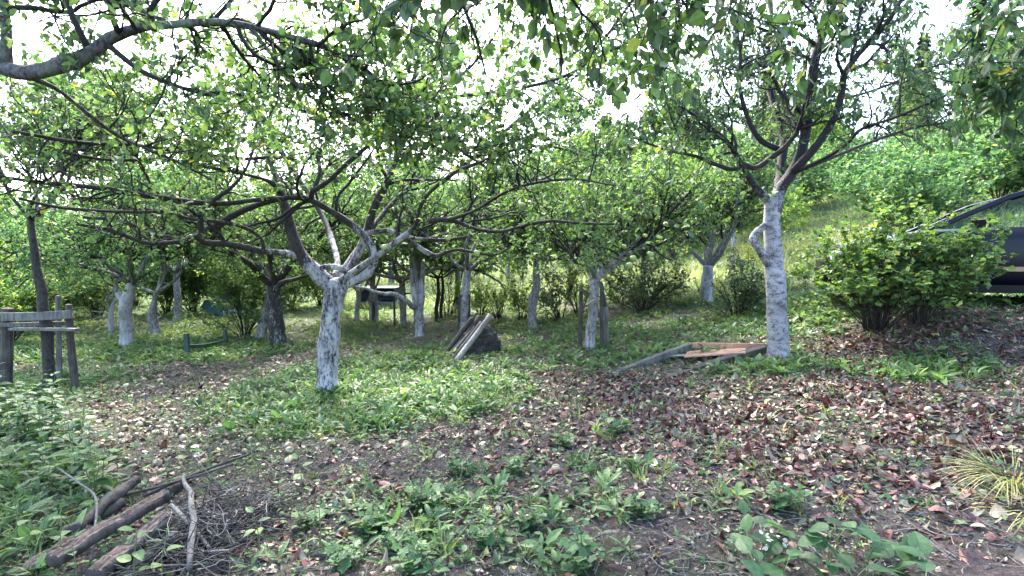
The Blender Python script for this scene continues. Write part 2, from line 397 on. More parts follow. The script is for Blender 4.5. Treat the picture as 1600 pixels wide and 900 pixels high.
# ------------------------------------------------------------------ zones of the ground (world metres)
def blob(x, y, cx, cy, rx, ry, soft=.5):
    d = np.sqrt(((x-cx)/rx)**2+((y-cy)/ry)**2)
    return 1-sstep((d-(1-soft))/(2*soft) if soft else d)
def path_line(x, y):
    """bare trodden path curling from the left, past the main apple tree, to the back"""
    cx = np.interp(y, [2.5, 4, 5.5, 7, 9, 11, 14], [-1.2, -2.6, -4.2, -4.4, -2.6, -1.6, -1.2])
    return np.exp(-((x-cx)/(.85+.05*y))**2)*sstep((15-y)/3)
def green_at(x, y):
    wob = .5*np.sin(x*1.7+y*.6)+.4*np.sin(y*2.3-x*1.1)
    g = .95*blob(x, y, -1.75, 5.9, 2.0, 1.35, .25)
    g = np.maximum(g, .8*blob(x, y, -2.6, 8.3, 2.2, 1.5, .4))
    g = np.maximum(g, .85*blob(x, y, -6.5, 9.2, 3.2, 1.2, .4))
    g = np.maximum(g, .5*blob(x, y, 1.4, 7.8, 1.7, 1.5, .4))
    g = np.maximum(g, .5*blob(x, y, -.2, 7.7, 1.0, .9, .4))
    g = np.maximum(g, .8*blob(x, y, 4.1, 5.1, .6, .4, .5))
    g = np.maximum(g, .6*blob(x, y, 2.5, 5.6, .5, .3, .5))
    g = np.maximum(g, .5*blob(x, y, 3.6, 8.2, 1.8, 1.1, .4))
    g = np.maximum(g, .8*blob(x, y, -.95, 2.8, .9, .6, .5)*.58)
    g = np.maximum(g, .22*blob(x, y, .35, 3.0, 1.1, .95, .5)*sstep(np.sin(x*5+y*3)*np.sin(y*6-x*2)*2+.9))
    g = np.maximum(g, .9*blob(x, y, -3.1, 3.3, 1.4, 1.2, .4))
    g = np.maximum(g, .9*blob(x, y, -6.2, 5.6, 2.0, 2.0, .4))
    g = np.maximum(g, (.50+.3*wob)*sstep((y-8.5)/2.5))
    g = g*(1-.93*path_line(x, y))
    g = np.maximum(g, .75*blob(x, y, 2.95, 5.75, .55, .45, .5))
    g = np.maximum(g, .8*blob(x, y, 5.6, 8.0, 3.0, 1.6, .4))
    return np.clip(g+.12*wob*(g > .1), 0, 1)
def brown_at(x, y):
    b = blob(x, y, 3.2, 4.7, 3.4, 1.7, .4)*sstep((x+.5)/1.8)
    b = np.maximum(b, .4*blob(x, y, .6, 5.2, 1.8, 1.8, .5))
    b = np.maximum(b, .17)
    b = b*(.35+.65*sstep((np.sin(x*3.1+2*np.sin(y*2.3))*np.sin(y*3.7+x)+.7)/1.0))
    return np.clip(b*(1-.7*green_at(x, y)), 0, 1)

# ------------------------------------------------------------------ the ground
def build_ground():
    def axis(lo, hi, n, k):
        t = np.linspace(-1, 1, n); s = np.sinh(k*t)/np.sinh(k)
        return np.where(s < 0, -s*lo, s*hi)
    xs = axis(-500, 500, 420, 7.5); ys = 4+axis(-300, 700, 420, 7.5)
    X, Y = np.meshgrid(xs, ys, indexing='ij'); Z = terrain(X, Y)
    n1, n2 = X.shape; idx = np.arange(n1*n2).reshape(n1, n2)
    f = np.stack([idx[:-1, :-1], idx[1:, :-1], idx[1:, 1:], idx[:-1, 1:]], -1).reshape(-1, 4)
    V = np.stack([X, Y, Z], -1).reshape(-1, 3)
    dry = np.clip(path_line(X, Y)*.55+.45*sstep((Y-12)/6), 0, 1).ravel()
    gr = np.clip(green_at(X, Y)*.55*sstep((Y-5)/4)+.9*sstep((Y-13)/4), 0, 1).ravel()
    me = mesh_np('ground', V, [f], M_ground, {'dry': dry, 'green': gr}, True)
    tag(link('ground', me), None, None, kind='structure')
build_ground()

# ------------------------------------------------------------------ trees
def children_of(rng, P, R, n, tmin, lens, ang, up, M=8, wig=.25, rcap=.02, taper=.35, bias=1.0, rfrac=.65):
    Nn, Mp, _ = P.shape
    L = np.linalg.norm(np.diff(P, axis=1), axis=2).sum(1); w = L**bias; w = w/w.sum()
    i = rng.choice(Nn, n, p=w); t = tmin+(1-tmin)*rng.random(n)**.8
    s = t*(Mp-1); k = np.minimum(s.astype(int), Mp-2); fr = (s-k)[:, None]
    p = P[i, k]*(1-fr)+P[i, k+1]*fr; r = R[i, k]*(1-fr[:, 0])+R[i, k+1]*fr[:, 0]
    tan = nrm(P[i, k+1]-P[i, k])
    q = rng.standard_normal((n, 3)); q = nrm(q-tan*np.sum(q*tan, 1, keepdims=True))
    a = np.radians(rng.uniform(*ang, n))[:, None]
    d = nrm(tan*np.cos(a)+q*np.sin(a)+np.array([0, 0, 1.])*up)
    ln = rng.uniform(*lens, n)*(1-.35*t)
    out = np.empty((n, M, 3)); out[:, 0] = p
    for j in range(1, M):
        d = nrm(d+wig*rng.standard_normal((n, 3))+np.array([0, 0, up*.25]))
        out[:, j] = out[:, j-1]+d*(ln/(M-1))[:, None]
    r0 = np.minimum(r*rfrac, rcap); rr = r0[:, None]*np.linspace(1, taper, M)[None]
    return out, rr
def auto_limbs(rng, base, r, n, length, rise=(.25, .9), az0=None, arch=.0, M=12, spread=.35):
    out = []; rad = []
    a0 = rng.uniform(0, 6.28) if az0 is None else az0
    for i in range(n):
        a = a0+i*6.283/n+rng.uniform(-.35, .35); e = rng.uniform(*rise)
        d = np.array([math.cos(a)*math.cos(e), math.sin(a)*math.cos(e), math.sin(e)])
        p = np.array(base, float)-np.array([0, 0, .04]); pts = [p]; L = length*rng.uniform(.8, 1.15)
        for j in range(M-1):
            d = d+rng.standard_normal(3)*.17+np.array([0, 0, (.10 if j < 3 else -arch)])
            d = d/np.linalg.norm(d); p = p+d*L/(M-1); pts.append(p)
        out.append(pts); rad.append(r*rng.uniform(.8, 1.05)*np.linspace(1, .28, M)**1.0)
    return np.array(out), np.array(rad)
def path_limb(spec, M=16):
    """spec rows (px, py, depth, width_px)"""
    rows = []
    for px, py, Y, w in spec:
        p = at(px, py, Y); rows.append((*p, max(w, 1.2)/2*Y/F))
    s = smooth_path(rows, M); return s[:, :3], np.maximum(s[:, 3], .002)
def wash_val(P, z0, wh, soft=.25):
    return np.clip(((z0+wh)-P[..., 2])/soft, 0, 1)

class Tree:
    def __init__(s, name, label, base, seed, group=None, cat='tree'):
        s.rng = np.random.default_rng(seed); s.base = np.array(base, float); s.root = thing(name, label, cat, tuple(base), 0, group)
        s.LP = []; s.LR = []; s.zmin = -99; s.keep = None
    def tube_part(s, name, P, R, m, sides, lump=.05, wash=None, lump_attr=True):
        mb = MB(); v, f = tubes(P, R, sides, lump, s.rng)
        mb.add(v, f, wash=tube_attr(wash if wash is not None else np.zeros(R.shape), sides))
        return link(name, mb.mesh(name, m, True, s.base), s.root)
    def trunk(s, pts, m=None, wash=1.0, M=26, sides=16, lump=.05, flare=1.25):
        pts = smooth_path(pts, M); P = pts[None, :, :3]; R = pts[None, :, 3].copy()
        R[0, :3] *= np.array([flare, 1+(flare-1)*.5, 1+(flare-1)*.2])
        P = P.copy(); P[0, 0, 2] -= .12
        s.tube_part('trunk', P, R, m or M_bark, sides, lump, np.full(R.shape, wash))
        s.LP.append(np.array([pts[np.linspace(M*0.75, M-1, 16).astype(int), :3]])); s.LR.append(np.array([pts[np.linspace(M*.75, M-1, 16).astype(int), 3]]))
    def limbs(s, P, R, m=None, washh=None, name='limb', sides=10, lump=.06, soft=.25, grow=True):
        for i in range(len(P)):
            w = np.zeros(R[i].shape) if washh is None else np.minimum(wash_val(P[i], s.base[2], washh, soft), np.clip((R[i]-.012)/.012, 0, 1))
            s.tube_part(name, P[i:i+1], R[i:i+1], m or M_bark, sides, lump, w[None])
        if grow:
            idx = np.linspace(0, P.shape[1]-1, 16)
            Q = np.stack([[np.interp(idx, np.arange(P.shape[1]), P[i, :, c]) for c in range(3)] for i in range(len(P))]).transpose(0, 2, 1)
            RR = np.stack([np.interp(idx, np.arange(P.shape[1]), R[i]) for i in range(len(P))])
            s.LP.append(Q); s.LR.append(RR)
    def crown(s, n1, n2, n3, l1=(.6, 1.5), l2=(.25, .7), l3=(.06, .22), up=(.25, .2, .1), leaf=.062, T=None, m=None, per=(6, 6), mt=None, wfold=None, droop=.25, sides=(6, 4, 3), extra=True, t1=.25, name='crown'):
        rng = s.rng
        P0 = np.concatenate(s.LP); R0 = np.concatenate(s.LR)
        P1, R1 = children_of(rng, P0, R0, n1, t1, l1, (35, 80), up[0], 10, .20, .022)
        P2, R2 = children_of(rng, np.concatenate([P1, P0[:, 4:14]]) if P0.shape[1] >= 14 else P1, np.concatenate([R1, R0[:, 4:14]]) if P0.shape[1] >= 14 else R1, n2, .2, l2, (30, 80), up[1], 8, .22, .008)
        P3, R3 = children_of(rng, np.concatenate([P2, P1[:, 2:]]), np.concatenate([R2, R1[:, 2:]]), n3, .1, l3, (35, 90), up[2], 4, .2, .004)
        def flt(P, R):
            k = (P[:, :, 2].min(1) > s.zmin)
            if s.keep is not None: k &= s.keep(P)
            return P[k], R[k]
        P1, R1 = flt(P1, R1); P2, R2 = flt(P2, R2); P3, R3 = flt(P3, R3)
        mb = MB()
        for P, R, sd in ((P1, R1, sides[0]), (P2, R2, sides[1]), (P3, R3, sides[2])):
            if len(P):
                v, f = tubes(P, np.maximum(R, .0024 if P.shape[1] > 4 else .0018), sd, 0, rng); mb.add(v, f, wash=0)
        link('branches', mb.mesh('branches', mt or M_twig, True, s.base), s.root)
        lb = MB(); T = T or tmpl('mid')
        for P, per_, lo in ((P2, per[0], .25), (P3, per[1], .15)):
            if not len(P) or not per_: continue
            n = len(P)*per_; i = np.repeat(np.arange(len(P)), per_); t = lo+(1-lo)*rng.random(n)**.6; M = P.shape[1]
            k = np.minimum((t*(M-1)).astype(int), M-2); fr = (t*(M-1)-k)[:, None]
            p = P[i, k]*(1-fr)+P[i, k+1]*fr; tan = nrm(P[i, k+1]-P[i, k])
            q = nrm(rng.standard_normal((n, 3)))
            d = nrm(tan*.5+q*.9+np.array([0, 0, -droop])); u = nrm(np.array([0, 0, 1.])+rng.standard_normal((n, 3))*.55)
            if s.keep is not None:
                kk = s.keep(p[:, None]); p, d, u = p[kk], d[kk], u[kk]
            add_leaves(lb, T, p+d*.01, d, u, leaf*rng.uniform(.6, 1.2, len(p)), rng, .2)
        o = link(name, lb.mesh(name, m or M_apple, False, s.base), s.root)
        s.P2 = P2; return o
def sphere_mesh(name, m, r=.035, seg=14, rings=10, squash=.88, dimple=.25):
    v = []; f = []
    for i in range(rings+1):
        t = math.pi*i/rings
        for j in range(seg):
            a = 2*math.pi*j/seg; rr = r*math.sin(t)*(1+.05*math.cos(t)); z = r*squash*math.cos(t)
            z -= dimple*r*math.exp(-(math.sin(t)/.35)**2)*(1 if math.cos(t) > 0 else -.6)
            v.append((rr*math.cos(a), rr*math.sin(a), z))
    for i in range(rings):
        for j in range(seg):
            a = i*seg+j; b = i*seg+(j+1) % seg; f.append((a, a+seg, b+seg, b))
    return mesh_np(name, np.array(v), [np.array(f)], m, None, True)
ME_apple = sphere_mesh('apple', M_skin)
def stalk_mesh():
    P = np.array([[[0, 0, .018], [.002, 0, .035], [.006, .002, .055]]]); v, f = tubes(P, np.full((1, 3), .0014), 4)
    mb = MB(); mb.add(v, f, wash=0); return mb.mesh('stalk', M_twig)
ME_stalk = stalk_mesh()
def hang_apple(tree, p, sc=1.0):
    o = link('apple', ME_apple, tree.root, tuple(np.array(p)-tree.base)); o.scale = (sc, sc, sc); o.rotation_euler = (random.uniform(-.3, .3), random.uniform(-.3, .3), random.uniform(0, 6))
    link('stalk', ME_stalk, o)
random.seed(4)

# --- the old apple tree in front (main tree), drawn limb by limb
YA = G(510, 612)[1]
A = Tree('apple_tree', 'large old apple tree with thick whitewashed trunk and wide low twisting limbs', G(511, 608), 11)
def aspec(rows, base=YA): return [(px, py, base+dy, w) for px, py, dy, w in rows]
A.trunk([(*at(px, py, YA), w/2*YA/F) for px, py, w in ((511, 610, 34), (511, 585, 33), (512, 555, 32), (515, 520, 30), (518, 490, 30), (522, 465, 31), (526, 448, 34), (528, 438, 30))], sides=20, M=34, lump=.055, flare=1.32)
LA = [
 [(524, 452, 0, 24), (505, 436, -.03, 24), (488, 420, -.08, 21), (470, 400, -.12, 20), (459, 372, -.12, 18), (449, 338, -.08, 16), (441, 308, 0, 14), (436, 285, .1, 11), (425, 262, .3, 6), (418, 225, .5, 5), (400, 180, .7, 4)],
 [(470, 402, -.12, 14), (452, 396, -.18, 10), (430, 394, -.3, 9), (405, 392, -.4, 9), (375, 385, -.6, 9), (345, 380, -.8, 8), (322, 380, -.9, 9), (302, 368, -1.0, 6), (280, 377, -1.2, 6), (230, 380, -1.4, 5), (180, 362, -1.6, 4), (120, 350, -1.9, 3)],
 [(322, 381, -.9, 8), (315, 362, -.9, 7), (314, 338, -.9, 7), (330, 316, -.9, 6), (362, 293, -.8, 5), (382, 268, -.7, 4), (395, 235, -.6, 4), (402, 180, -.5, 3)],
 [(411, 392, -.4, 6), (411, 378, -.4, 5), (400, 366, -.4, 5), (378, 354, -.5, 5), (345, 347, -.6, 5), (300, 342, -.7, 4), (250, 330, -.8, 3), (190, 322, -1.0, 3)],
 [(528, 446, .05, 20), (548, 441, 0, 15), (570, 432, -.06, 14), (583, 415, -.12, 13), (584, 396, -.1, 12), (575, 376, -.08, 12), (562, 362, -.1, 11), (545, 347, -.15, 11), (522, 333, -.2, 10), (502, 321, -.25, 10), (484, 311, -.3, 9), (458, 308, -.35, 8), (430, 313, -.4, 8), (400, 321, -.45, 9), (368, 334, -.5, 9), (340, 352, -.55, 9), (312, 366, -.6, 7), (282, 375, -.7, 6), (240, 366, -.8, 5), (190, 345, -.9, 4), (130, 340, -1.0, 3)],
 [(440, 310, -.38, 8), (405, 312, -.6, 7), (350, 318, -.8, 7), (300, 316, -1.0, 7), (250, 309, -1.2, 7), (190, 299, -1.4, 6), (120, 290, -1.6, 5), (50, 283, -1.8, 4), (-40, 270, -2.0, 4)],
 [(530, 444, -.02, 20), (545, 430, -.04, 11), (562, 418, -.1, 10), (590, 400, -.2, 9), (616, 380, -.3, 9), (640, 362, -.4, 8.5), (660, 349, -.5, 8), (688, 343, -.6, 8), (715, 346, -.7, 7), (740, 357, -.8, 6), (780, 362, -.9, 6), (820, 352, -1, 5), (860, 345, -1.1, 5), (910, 349, -1.2, 4), (960, 350, -1.3, 3)],
 [(532, 442, .08, 20), (546, 424, .12, 14), (557, 400, .15, 12), (567, 378, .15, 12), (576, 358, .15, 13), (580, 336, .15, 12), (590, 312, .15, 12), (603, 288, .18, 11), (614, 262, .2, 9), (622, 240, .25, 8), (632, 205, .3, 7), (636, 160, .4, 6), (650, 110, .5, 5), (640, 60, .7, 4), (655, 0, .8, 3)],
 [(574, 364, .12, 8), (590, 361, 0, 7), (610, 361, -.1, 7), (625, 366, -.2, 6), (645, 372, -.2, 6), (665, 374, -.3, 6), (697, 375, -.3, 6), (730, 370, -.4, 3)],
 [(630, 368, -.2, 6), (642, 377, -.1, 7), (660, 390, 0, 7), (681, 400, .1, 8), (700, 393, .1, 5), (718, 390, .1, 5), (745, 395, .1, 4), (775, 398, .1, 3), (800, 385, .1, 2)],
 [(649, 354, -.48, 7), (655, 328, -.5, 6), (665, 308, -.5, 6), (688, 286, -.5, 6), (718, 266, -.5, 6), (760, 250, -.5, 5), (800, 235, -.6, 4), (850, 228, -.7, 4), (900, 238, -.8, 3)],
 [(486, 313, -.3, 8), (487, 300, -.3, 8), (500, 292, -.3, 8), (515, 282, -.3, 7), (535, 262, -.3, 7), (570, 232, -.3, 6), (600, 202, -.4, 6), (622, 182, -.4, 6), (655, 160, -.5, 5), (690, 130, -.6, 5), (730, 110, -.7, 4), (770, 60, -.8, 3)],
 [(488, 302, -.3, 7), (500, 270, -.2, 6), (497, 240, -.1, 6), (512, 215, 0, 5), (500, 175, .1, 5), (505, 130, .2, 4), (488, 85, .3, 3)],
 [(463, 250, .0, 5), (430, 245, -.3, 5), (380, 248, -.6, 5), (300, 240, -.9, 5), (220, 228, -1.2, 4), (120, 222, -1.5, 4), (20, 205, -1.9, 3)],
 [(437, 300, 0, 9), (430, 290, -.2, 8), (412, 280, -.4, 5), (380, 272, -.7, 5), (330, 262, -1.0, 5), (260, 250, -1.2, 4), (170, 250, -1.5, 3), (90, 236, -1.8, 3)],
 [(530, 432, .1, 11), (548, 404, .3, 8), (563, 384, .45, 8), (590, 345, .8, 7), (630, 300, 1.2, 6), (690, 250, 1.6, 5), (750, 190, 1.9, 4), (800, 120, 2.1, 3)],
 [(520, 440, .1, 12), (528, 415, .4, 9), (520, 380, .9, 8), (500, 330, 1.4, 7), (460, 270, 1.8, 6), (420, 200, 2.2, 5), (380, 120, 2.5, 4), (350, 60, 2.7, 3)],
 [(495, 419, -.05, 7), (512, 417, -.12, 9), (530, 418, -.12, 9), (540, 424, -.05, 9)],
 [(700, 343, -.65, 6), (740, 330, -1.0, 5), (790, 300, -1.4, 5), (840, 285, -1.8, 4), (900, 280, -2.1, 4), (960, 290, -2.4, 3)],
 [(655, 160, -.5, 6), (720, 150, -.8, 6), (800, 140, -1.1, 5), (880, 120, -1.4, 5), (950, 80, -1.7, 4), (1020, 60, -2, 3)],
 [(690, 286, -.5, 6), (760, 230, -.2, 6), (830, 170, .1, 5), (900, 110, .3, 4), (960, 40, .5, 4), (1000, -20, .6, 3)],
 [(302, 316, -1, 5), (250, 330, -1.5, 5), (180, 330, -2, 4), (100, 325, -2.4, 4), (30, 310, -2.7, 3)],
]
LAP = [path_limb(aspec(r), 26) for r in LA]
fork = at(528, 440, YA)
for i_, (p_, r_) in enumerate(LAP):
    dx = p_[:, 0]-fork[0]; w_ = np.clip(np.where(dx < 0, .80+dx, 1.30-dx)/.25, 0, 1)*np.clip((A.base[2]+(1.78 if i_ == 0 else 2.15)-p_[:, 2])/.3, 0, 1)
    if i_ in (13, 14, 19, 20, 21): w_ = w_*0
    A.tube_part('limb', p_[None], r_[None]*(1.0+.45*np.clip((-dx-.6), 0, 1))[None], M_bark, 12, .06, w_[None])
Q_ = np.array([p for p, r in LAP]); idx_ = np.linspace(0, 25, 16)
A.LP.append(np.stack([[np.interp(idx_, np.arange(26), q[:, c]) for c in range(3)] for q in Q_]).transpose(0, 2, 1)); A.LR.append(np.stack([np.interp(idx_, np.arange(26), r) for p, r in LAP]))
A.zmin = 1.72
arng = np.random.default_rng(77)
A.keep = lambda P: (P[:, :, 1].min(1) > 2.6) & ((P[:, :, 2].min(1) > 2.75) | (P[:, :, 1].min(1) > YA+.5) | (arng.random(len(P)) < .52))
A.crown(260, 1600, 5200, leaf=.056, per=(2, 5), up=(.12, .15, .1), T=tmpl('mid', .30))

# --- tree out of the frame on the left whose thick limb arches over the top left
bl = np.array([-4.6, 3.5, float(terrain(-4.6, 3.5))])
Bt = Tree('apple_tree', 'apple tree at the left edge whose thick bare limb arches across the top left', bl, 12)
tb = at(-60, 135, 3.6)
Bt.trunk([(*bl, .14), (bl[0]+.05, 3.5, .6, .12), (bl[0]+.1, 3.5, 1.3, .11), (bl[0]+.3, 3.52, 2.0, .10), (bl[0]+.45, 3.6, 2.5, .09)], wash=.9)
top = (bl[0]+.42, 3.6, 2.42)
def limb_w(spec, M=26):
    s = smooth_path(spec, M); return s[:, :3], np.maximum(s[:, 3], .002)
arch = [(*top, .06)]+[(*at(px, py, Y), .8*w/2*Y/F) for px, py, Y, w in [(-40, 100, 3.55, 30), (0, 106, 3.5, 28), (32, 116, 3.5, 26), (62, 112, 3.5, 26), (92, 103, 3.5, 25), (125, 92, 3.5, 25), (150, 76, 3.5, 23), (175, 58, 3.5, 20), (220, 43, 3.5, 17), (270, 39, 3.5, 15), (325, 34, 3.5, 15), (375, 38, 3.55, 14), (425, 50, 3.6, 13), (475, 64, 3.6, 12), (515, 76, 3.7, 11), (548, 94, 3.7, 10), (578, 114, 3.8, 9), (602, 137, 3.8, 8), (617, 158, 3.9, 8), (640, 176, 3.9, 7), (668, 196, 4.0, 7), (720, 235, 4.1, 6), (760, 262, 4.2, 4)]]
arch2 = [(*at(px, py, Y), w/2*Y/F) for px, py, Y, w in [(5, 108, 3.5, 20), (8, 80, 3.5, 17), (10, 45, 3.5, 15), (4, 10, 3.5, 13), (10, -40, 3.5, 11), (30, -90, 3.6, 8)]]
arch3 = [(*at(px, py, Y), w/2*Y/F) for px, py, Y, w in [(272, 39, 3.5, 9), (230, 20, 3.6, 7), (180, -10, 3.8, 6), (120, -50, 4, 5)]]
arch4 = [(*at(px, py, Y), w/2*Y/F) for px, py, Y, w in [(45, 120, 3.5, 8), (90, 140, 3.7, 6), (140, 180, 3.9, 6), (190, 215, 4.2, 5), (260, 245, 4.4, 4), (330, 280, 4.6, 3)]]
arch5 = [(*at(px, py, Y), w/2*Y/F) for px, py, Y, w in [(390, 40, 3.55, 6), (420, 80, 3.6, 5), (450, 120, 3.7, 4), (500, 160, 3.8, 4), (560, 190, 3.9, 3)]]
AR = [limb_w(a, 40) for a in (arch, arch2, arch3, arch4, arch5)]
Bt.limbs(np.array([p for p, r in AR]), np.array([r for p, r in AR]), sides=14, m=M_arch, lump=.085)
Bt.zmin = 2.3; Bt.keep = lambda P: (P[:, :, 1].min(1) > 2.3)
Bt.crown(110, 720, 2300, leaf=.058, per=(3, 5), l1=(.4, 1.1), up=(.15, .15, .1), t1=.35, T=tmpl('mid', .3))

# --- tree behind the photographer with boughs hanging into the top middle
bo = np.array([1.3, -1.3, float(terrain(1.3, -1.3))])
O = Tree('apple_tree', 'apple tree over the camera whose leafy boughs hang in at the top middle', bo, 13)
O.trunk([(*bo, .13), (1.3, -1.3, .8, .115), (1.25, -1.25, 1.5, .11), (1.2, -1.1, 2.0, .10)], wash=.9)
OT = (1.2, -1.12, 1.95, .08)
OL = [limb_w([OT, (1.0, -.3, 2.7, .05), (.6, .6, 3.1, .035)]+[(*at(px, py, Y), w) for px, py, Y, w in t], 26) for t in (
    [(830, -150, 1.5, .018), (850, -40, 2.1, .009), (868, 40, 2.3, .007), (880, 100, 2.4, .005)],
    [(700, -140, 1.6, .016), (710, -30, 2.1, .009), (745, 60, 2.4, .006), (760, 120, 2.5, .004)],
    [(1000, -150, 1.6, .016), (1010, -60, 2.0, .009), (1060, -10, 2.2, .006), (1090, 40, 2.3, .004)],
    [(930, -170, 1.6, .013), (950, -60, 2.2, .008), (985, 10, 2.6, .005), (1000, 60, 2.8, .004)],
    [(1150, -170, 1.6, .015), (1180, -80, 2.0, .009), (1235, -15, 2.2, .005), (1270, 20, 2.3, .004)],
    [(560, -150, 1.9, .014), (590, -50, 2.3, .008), (640, 20, 2.6, .005), (700, 60, 2.8, .004)])]
O.limbs(np.array([p for p, r in OL]), np.array([r for p, r in OL]), sides=8)
O.zmin = 2.15; O.keep = lambda P: ((P[:, :, 1].min(1) > 1.75) | (P[:, :, 1].max(1) < .9)) & (P[:, :, 2].min(1) > 1.55+.30*P[:, :, 1].max(1))
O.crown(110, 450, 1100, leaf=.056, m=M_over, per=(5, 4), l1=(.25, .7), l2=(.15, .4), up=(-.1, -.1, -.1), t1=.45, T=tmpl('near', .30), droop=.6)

# --- cherry tree at the right
gB = G(1217, 563); YB = gB[1]
K = Tree('cherry_tree', 'tall cherry tree with straight whitewashed trunk and short crooked stub on its left', gB, 14)
K.trunk([(*at(px, py, YB), w/2*YB/F) for px, py, w in ((1217, 566, 32), (1216, 540, 31), (1214, 500, 30), (1213, 460, 30), (1211, 430, 29), (1209, 400, 26), (1207, 370, 25), (1206, 340, 24), (1207, 318, 25), (1209, 304, 20))], M_barkd, sides=20, M=34, lump=.03, flare=1.22, wash=1.12)
def kspec(rows): return [(px, py, YB+dy, w) for px, py, dy, w in rows]
LK = [
 [(1206, 336, 0, 18), (1202, 318, 0, 15), (1190, 302, 0, 11), (1176, 286, -.1, 9), (1158, 256, -.2, 9), (1142, 228, -.3, 7), (1120, 206, -.4, 6), (1094, 185, -.5, 4), (1060, 165, -.6, 3)],
 [(1160, 262, -.2, 7), (1140, 264, -.2, 7), (1115, 256, -.3, 6), (1090, 245, -.4, 5), (1040, 234, -.6, 4), (990, 215, -.8, 3)],
 [(1209, 325, .03, 20), (1214, 303, .06, 15), (1219, 280, .2, 14), (1223, 240, .3, 13), (1226, 212, .4, 12), (1214, 175, .5, 10), (1204, 145, .6, 9), (1195, 118, .7, 8), (1200, 80, .8, 7), (1205, 30, .9, 6), (1205, -30, 1.0, 5), (1210, -90, 1.1, 4)],
 [(1208, 332, 0, 24), (1213, 308, 0, 22), (1224, 288, 0, 18), (1240, 266, 0, 16), (1252, 238, 0, 16), (1259, 200, 0, 16), (1263, 168, 0, 16), (1270, 120, 0, 14), (1276, 82, 0, 13), (1290, 42, .1, 11), (1305, 0, .1, 9), (1318, -60, .2, 7), (1320, -120, .3, 4)],
 [(1240, 268, -.05, 12), (1256, 250, -.1, 12), (1280, 222, -.15, 12), (1303, 186, -.2, 11), (1314, 150, -.2, 11), (1320, 115, -.3, 10), (1345, 80, -.3, 8), (1372, 53, -.4, 7), (1400, 15, -.5, 6), (1420, -25, -.5, 5)],
 [(1246, 268, -.05, 6), (1290, 246, -.4, 6), (1320, 228, -.6, 5), (1345, 202, -.8, 5), (1380, 190, -1, 4), (1420, 175, -1.2, 4), (1480, 148, -1.4, 3)],
 [(1248, 266, .05, 7), (1300, 246, .2, 6), (1350, 226, .4, 5), (1430, 199, .6, 4), (1500, 190, .8, 3)],
 [(1160, 256, -.2, 8), (1180, 262, -.1, 8), (1203, 248, 0, 8), (1228, 228, 0, 8), (1246, 204, 0, 7), (1256, 182, 0, 7)],
 [(1216, 233, .1, 9), (1192, 222, .1, 8), (1176, 202, .1, 8), (1164, 172, .1, 7), (1155, 130, .1, 6), (1157, 90, .1, 5), (1152, 40, .2, 4), (1160, -20, .2, 3)],
 [(1258, 180, 0, 8), (1238, 163, -.1, 6), (1218, 142, -.1, 5), (1206, 118, -.2, 5), (1180, 95, -.3, 3)],
 [(1263, 178, 0, 6), (1300, 158, .3, 5), (1350, 146, .5, 4), (1400, 128, .7, 4), (1465, 102, .9, 3), (1520, 85, 1.0, 2)],
 [(1319, 120, -.3, 6), (1308, 90, -.4, 4), (1312, 60, -.5, 4), (1300, 20, -.6, 3)],
 [(1160, 172, .1, 4), (1140, 150, .2, 4), (1125, 120, .3, 3), (1110, 70, .4, 3)],
]
LKP = [path_limb(kspec(r), 24) for r in LK]
K.limbs(np.array([p for p, r in LKP]), np.array([r for p, r in LKP]), m=M_barkd, sides=10, lump=.05, washh=2.25, soft=.45)
stub = path_limb(kspec([(1209, 424, 0, 15), (1198, 407, -.02, 14), (1186, 390, -.04, 12), (1177, 373, -.05, 13), (1181, 364, -.05, 11), (1192, 355, -.03, 9), (1199, 346, 0, 7)]), 14)
K.limbs(stub[0][None], stub[1][None], m=M_barkd, washh=3.5, grow=False, name='stub', lump=.08)
K.zmin = 2.25; K.keep = lambda P: (P[:, :, 1].min(1) > 2.8)
K.crown(125, 680, 2300, leaf=.066, per=(2, 5), l1=(.5, 1.4), l2=(.25, .6), up=(.2, .1, .0), t1=.45, m=M_cherry, T=tmpl('near', .21, .07, .2), droop=.7, mt=M_barkd)

# --- tree out of frame right, boughs hanging into the top right corner
br = np.array([4.9, 2.3, float(terrain(4.9, 2.3))])
R_ = Tree('cherry_tree', 'cherry tree beyond the right edge whose dark leafy boughs reach into the top right corner', br, 15)
R_.trunk([(*br, .14), (4.9, 2.3, br[2]+.8, .12), (4.88, 2.35, br[2]+1.6, .11), (4.8, 2.45, br[2]+2.2, .10)], M_barkd, wash=1.0)
RT = (4.8, 2.42, br[2]+2.1, .06)
RL = [limb_w([RT]+[(*at(px, py, Y), w) for px, py, Y, w in t], 24) for t in (
    [(1720, 0, 3.2, .03), (1640, -10, 3.4, .018), (1575, 15, 3.5, .012), (1530, 50, 3.6, .007), (1490, 90, 3.7, .004)],
    [(1740, 100, 3.2, .025), (1650, 90, 3.4, .015), (1580, 110, 3.6, .009), (1500, 130, 3.8, .006), (1430, 110, 4.0, .004)],
    [(1740, 150, 3.3, .02), (1660, 150, 3.6, .012), (1590, 185, 3.8, .007), (1540, 215, 4.0, .004)])]
R_.limbs(np.array([p for p, r in RL]), np.array([r for p, r in RL]), m=M_barkd, sides=8)
R_.zmin = 2.35; R_.keep = lambda P: (P[:, :, 1].min(1) > 2.4) & (P[:, :, 0].min(1) > .80*P[:, :, 1].max(1))
R_.crown(44, 190, 520, leaf=.085, per=(5, 4), l1=(.3, .9), l2=(.2, .5), up=(.0, -.05, -.1), m=M_cherry, T=tmpl('near', .22, .07, .2), droop=.7, mt=M_barkd, t1=.4)

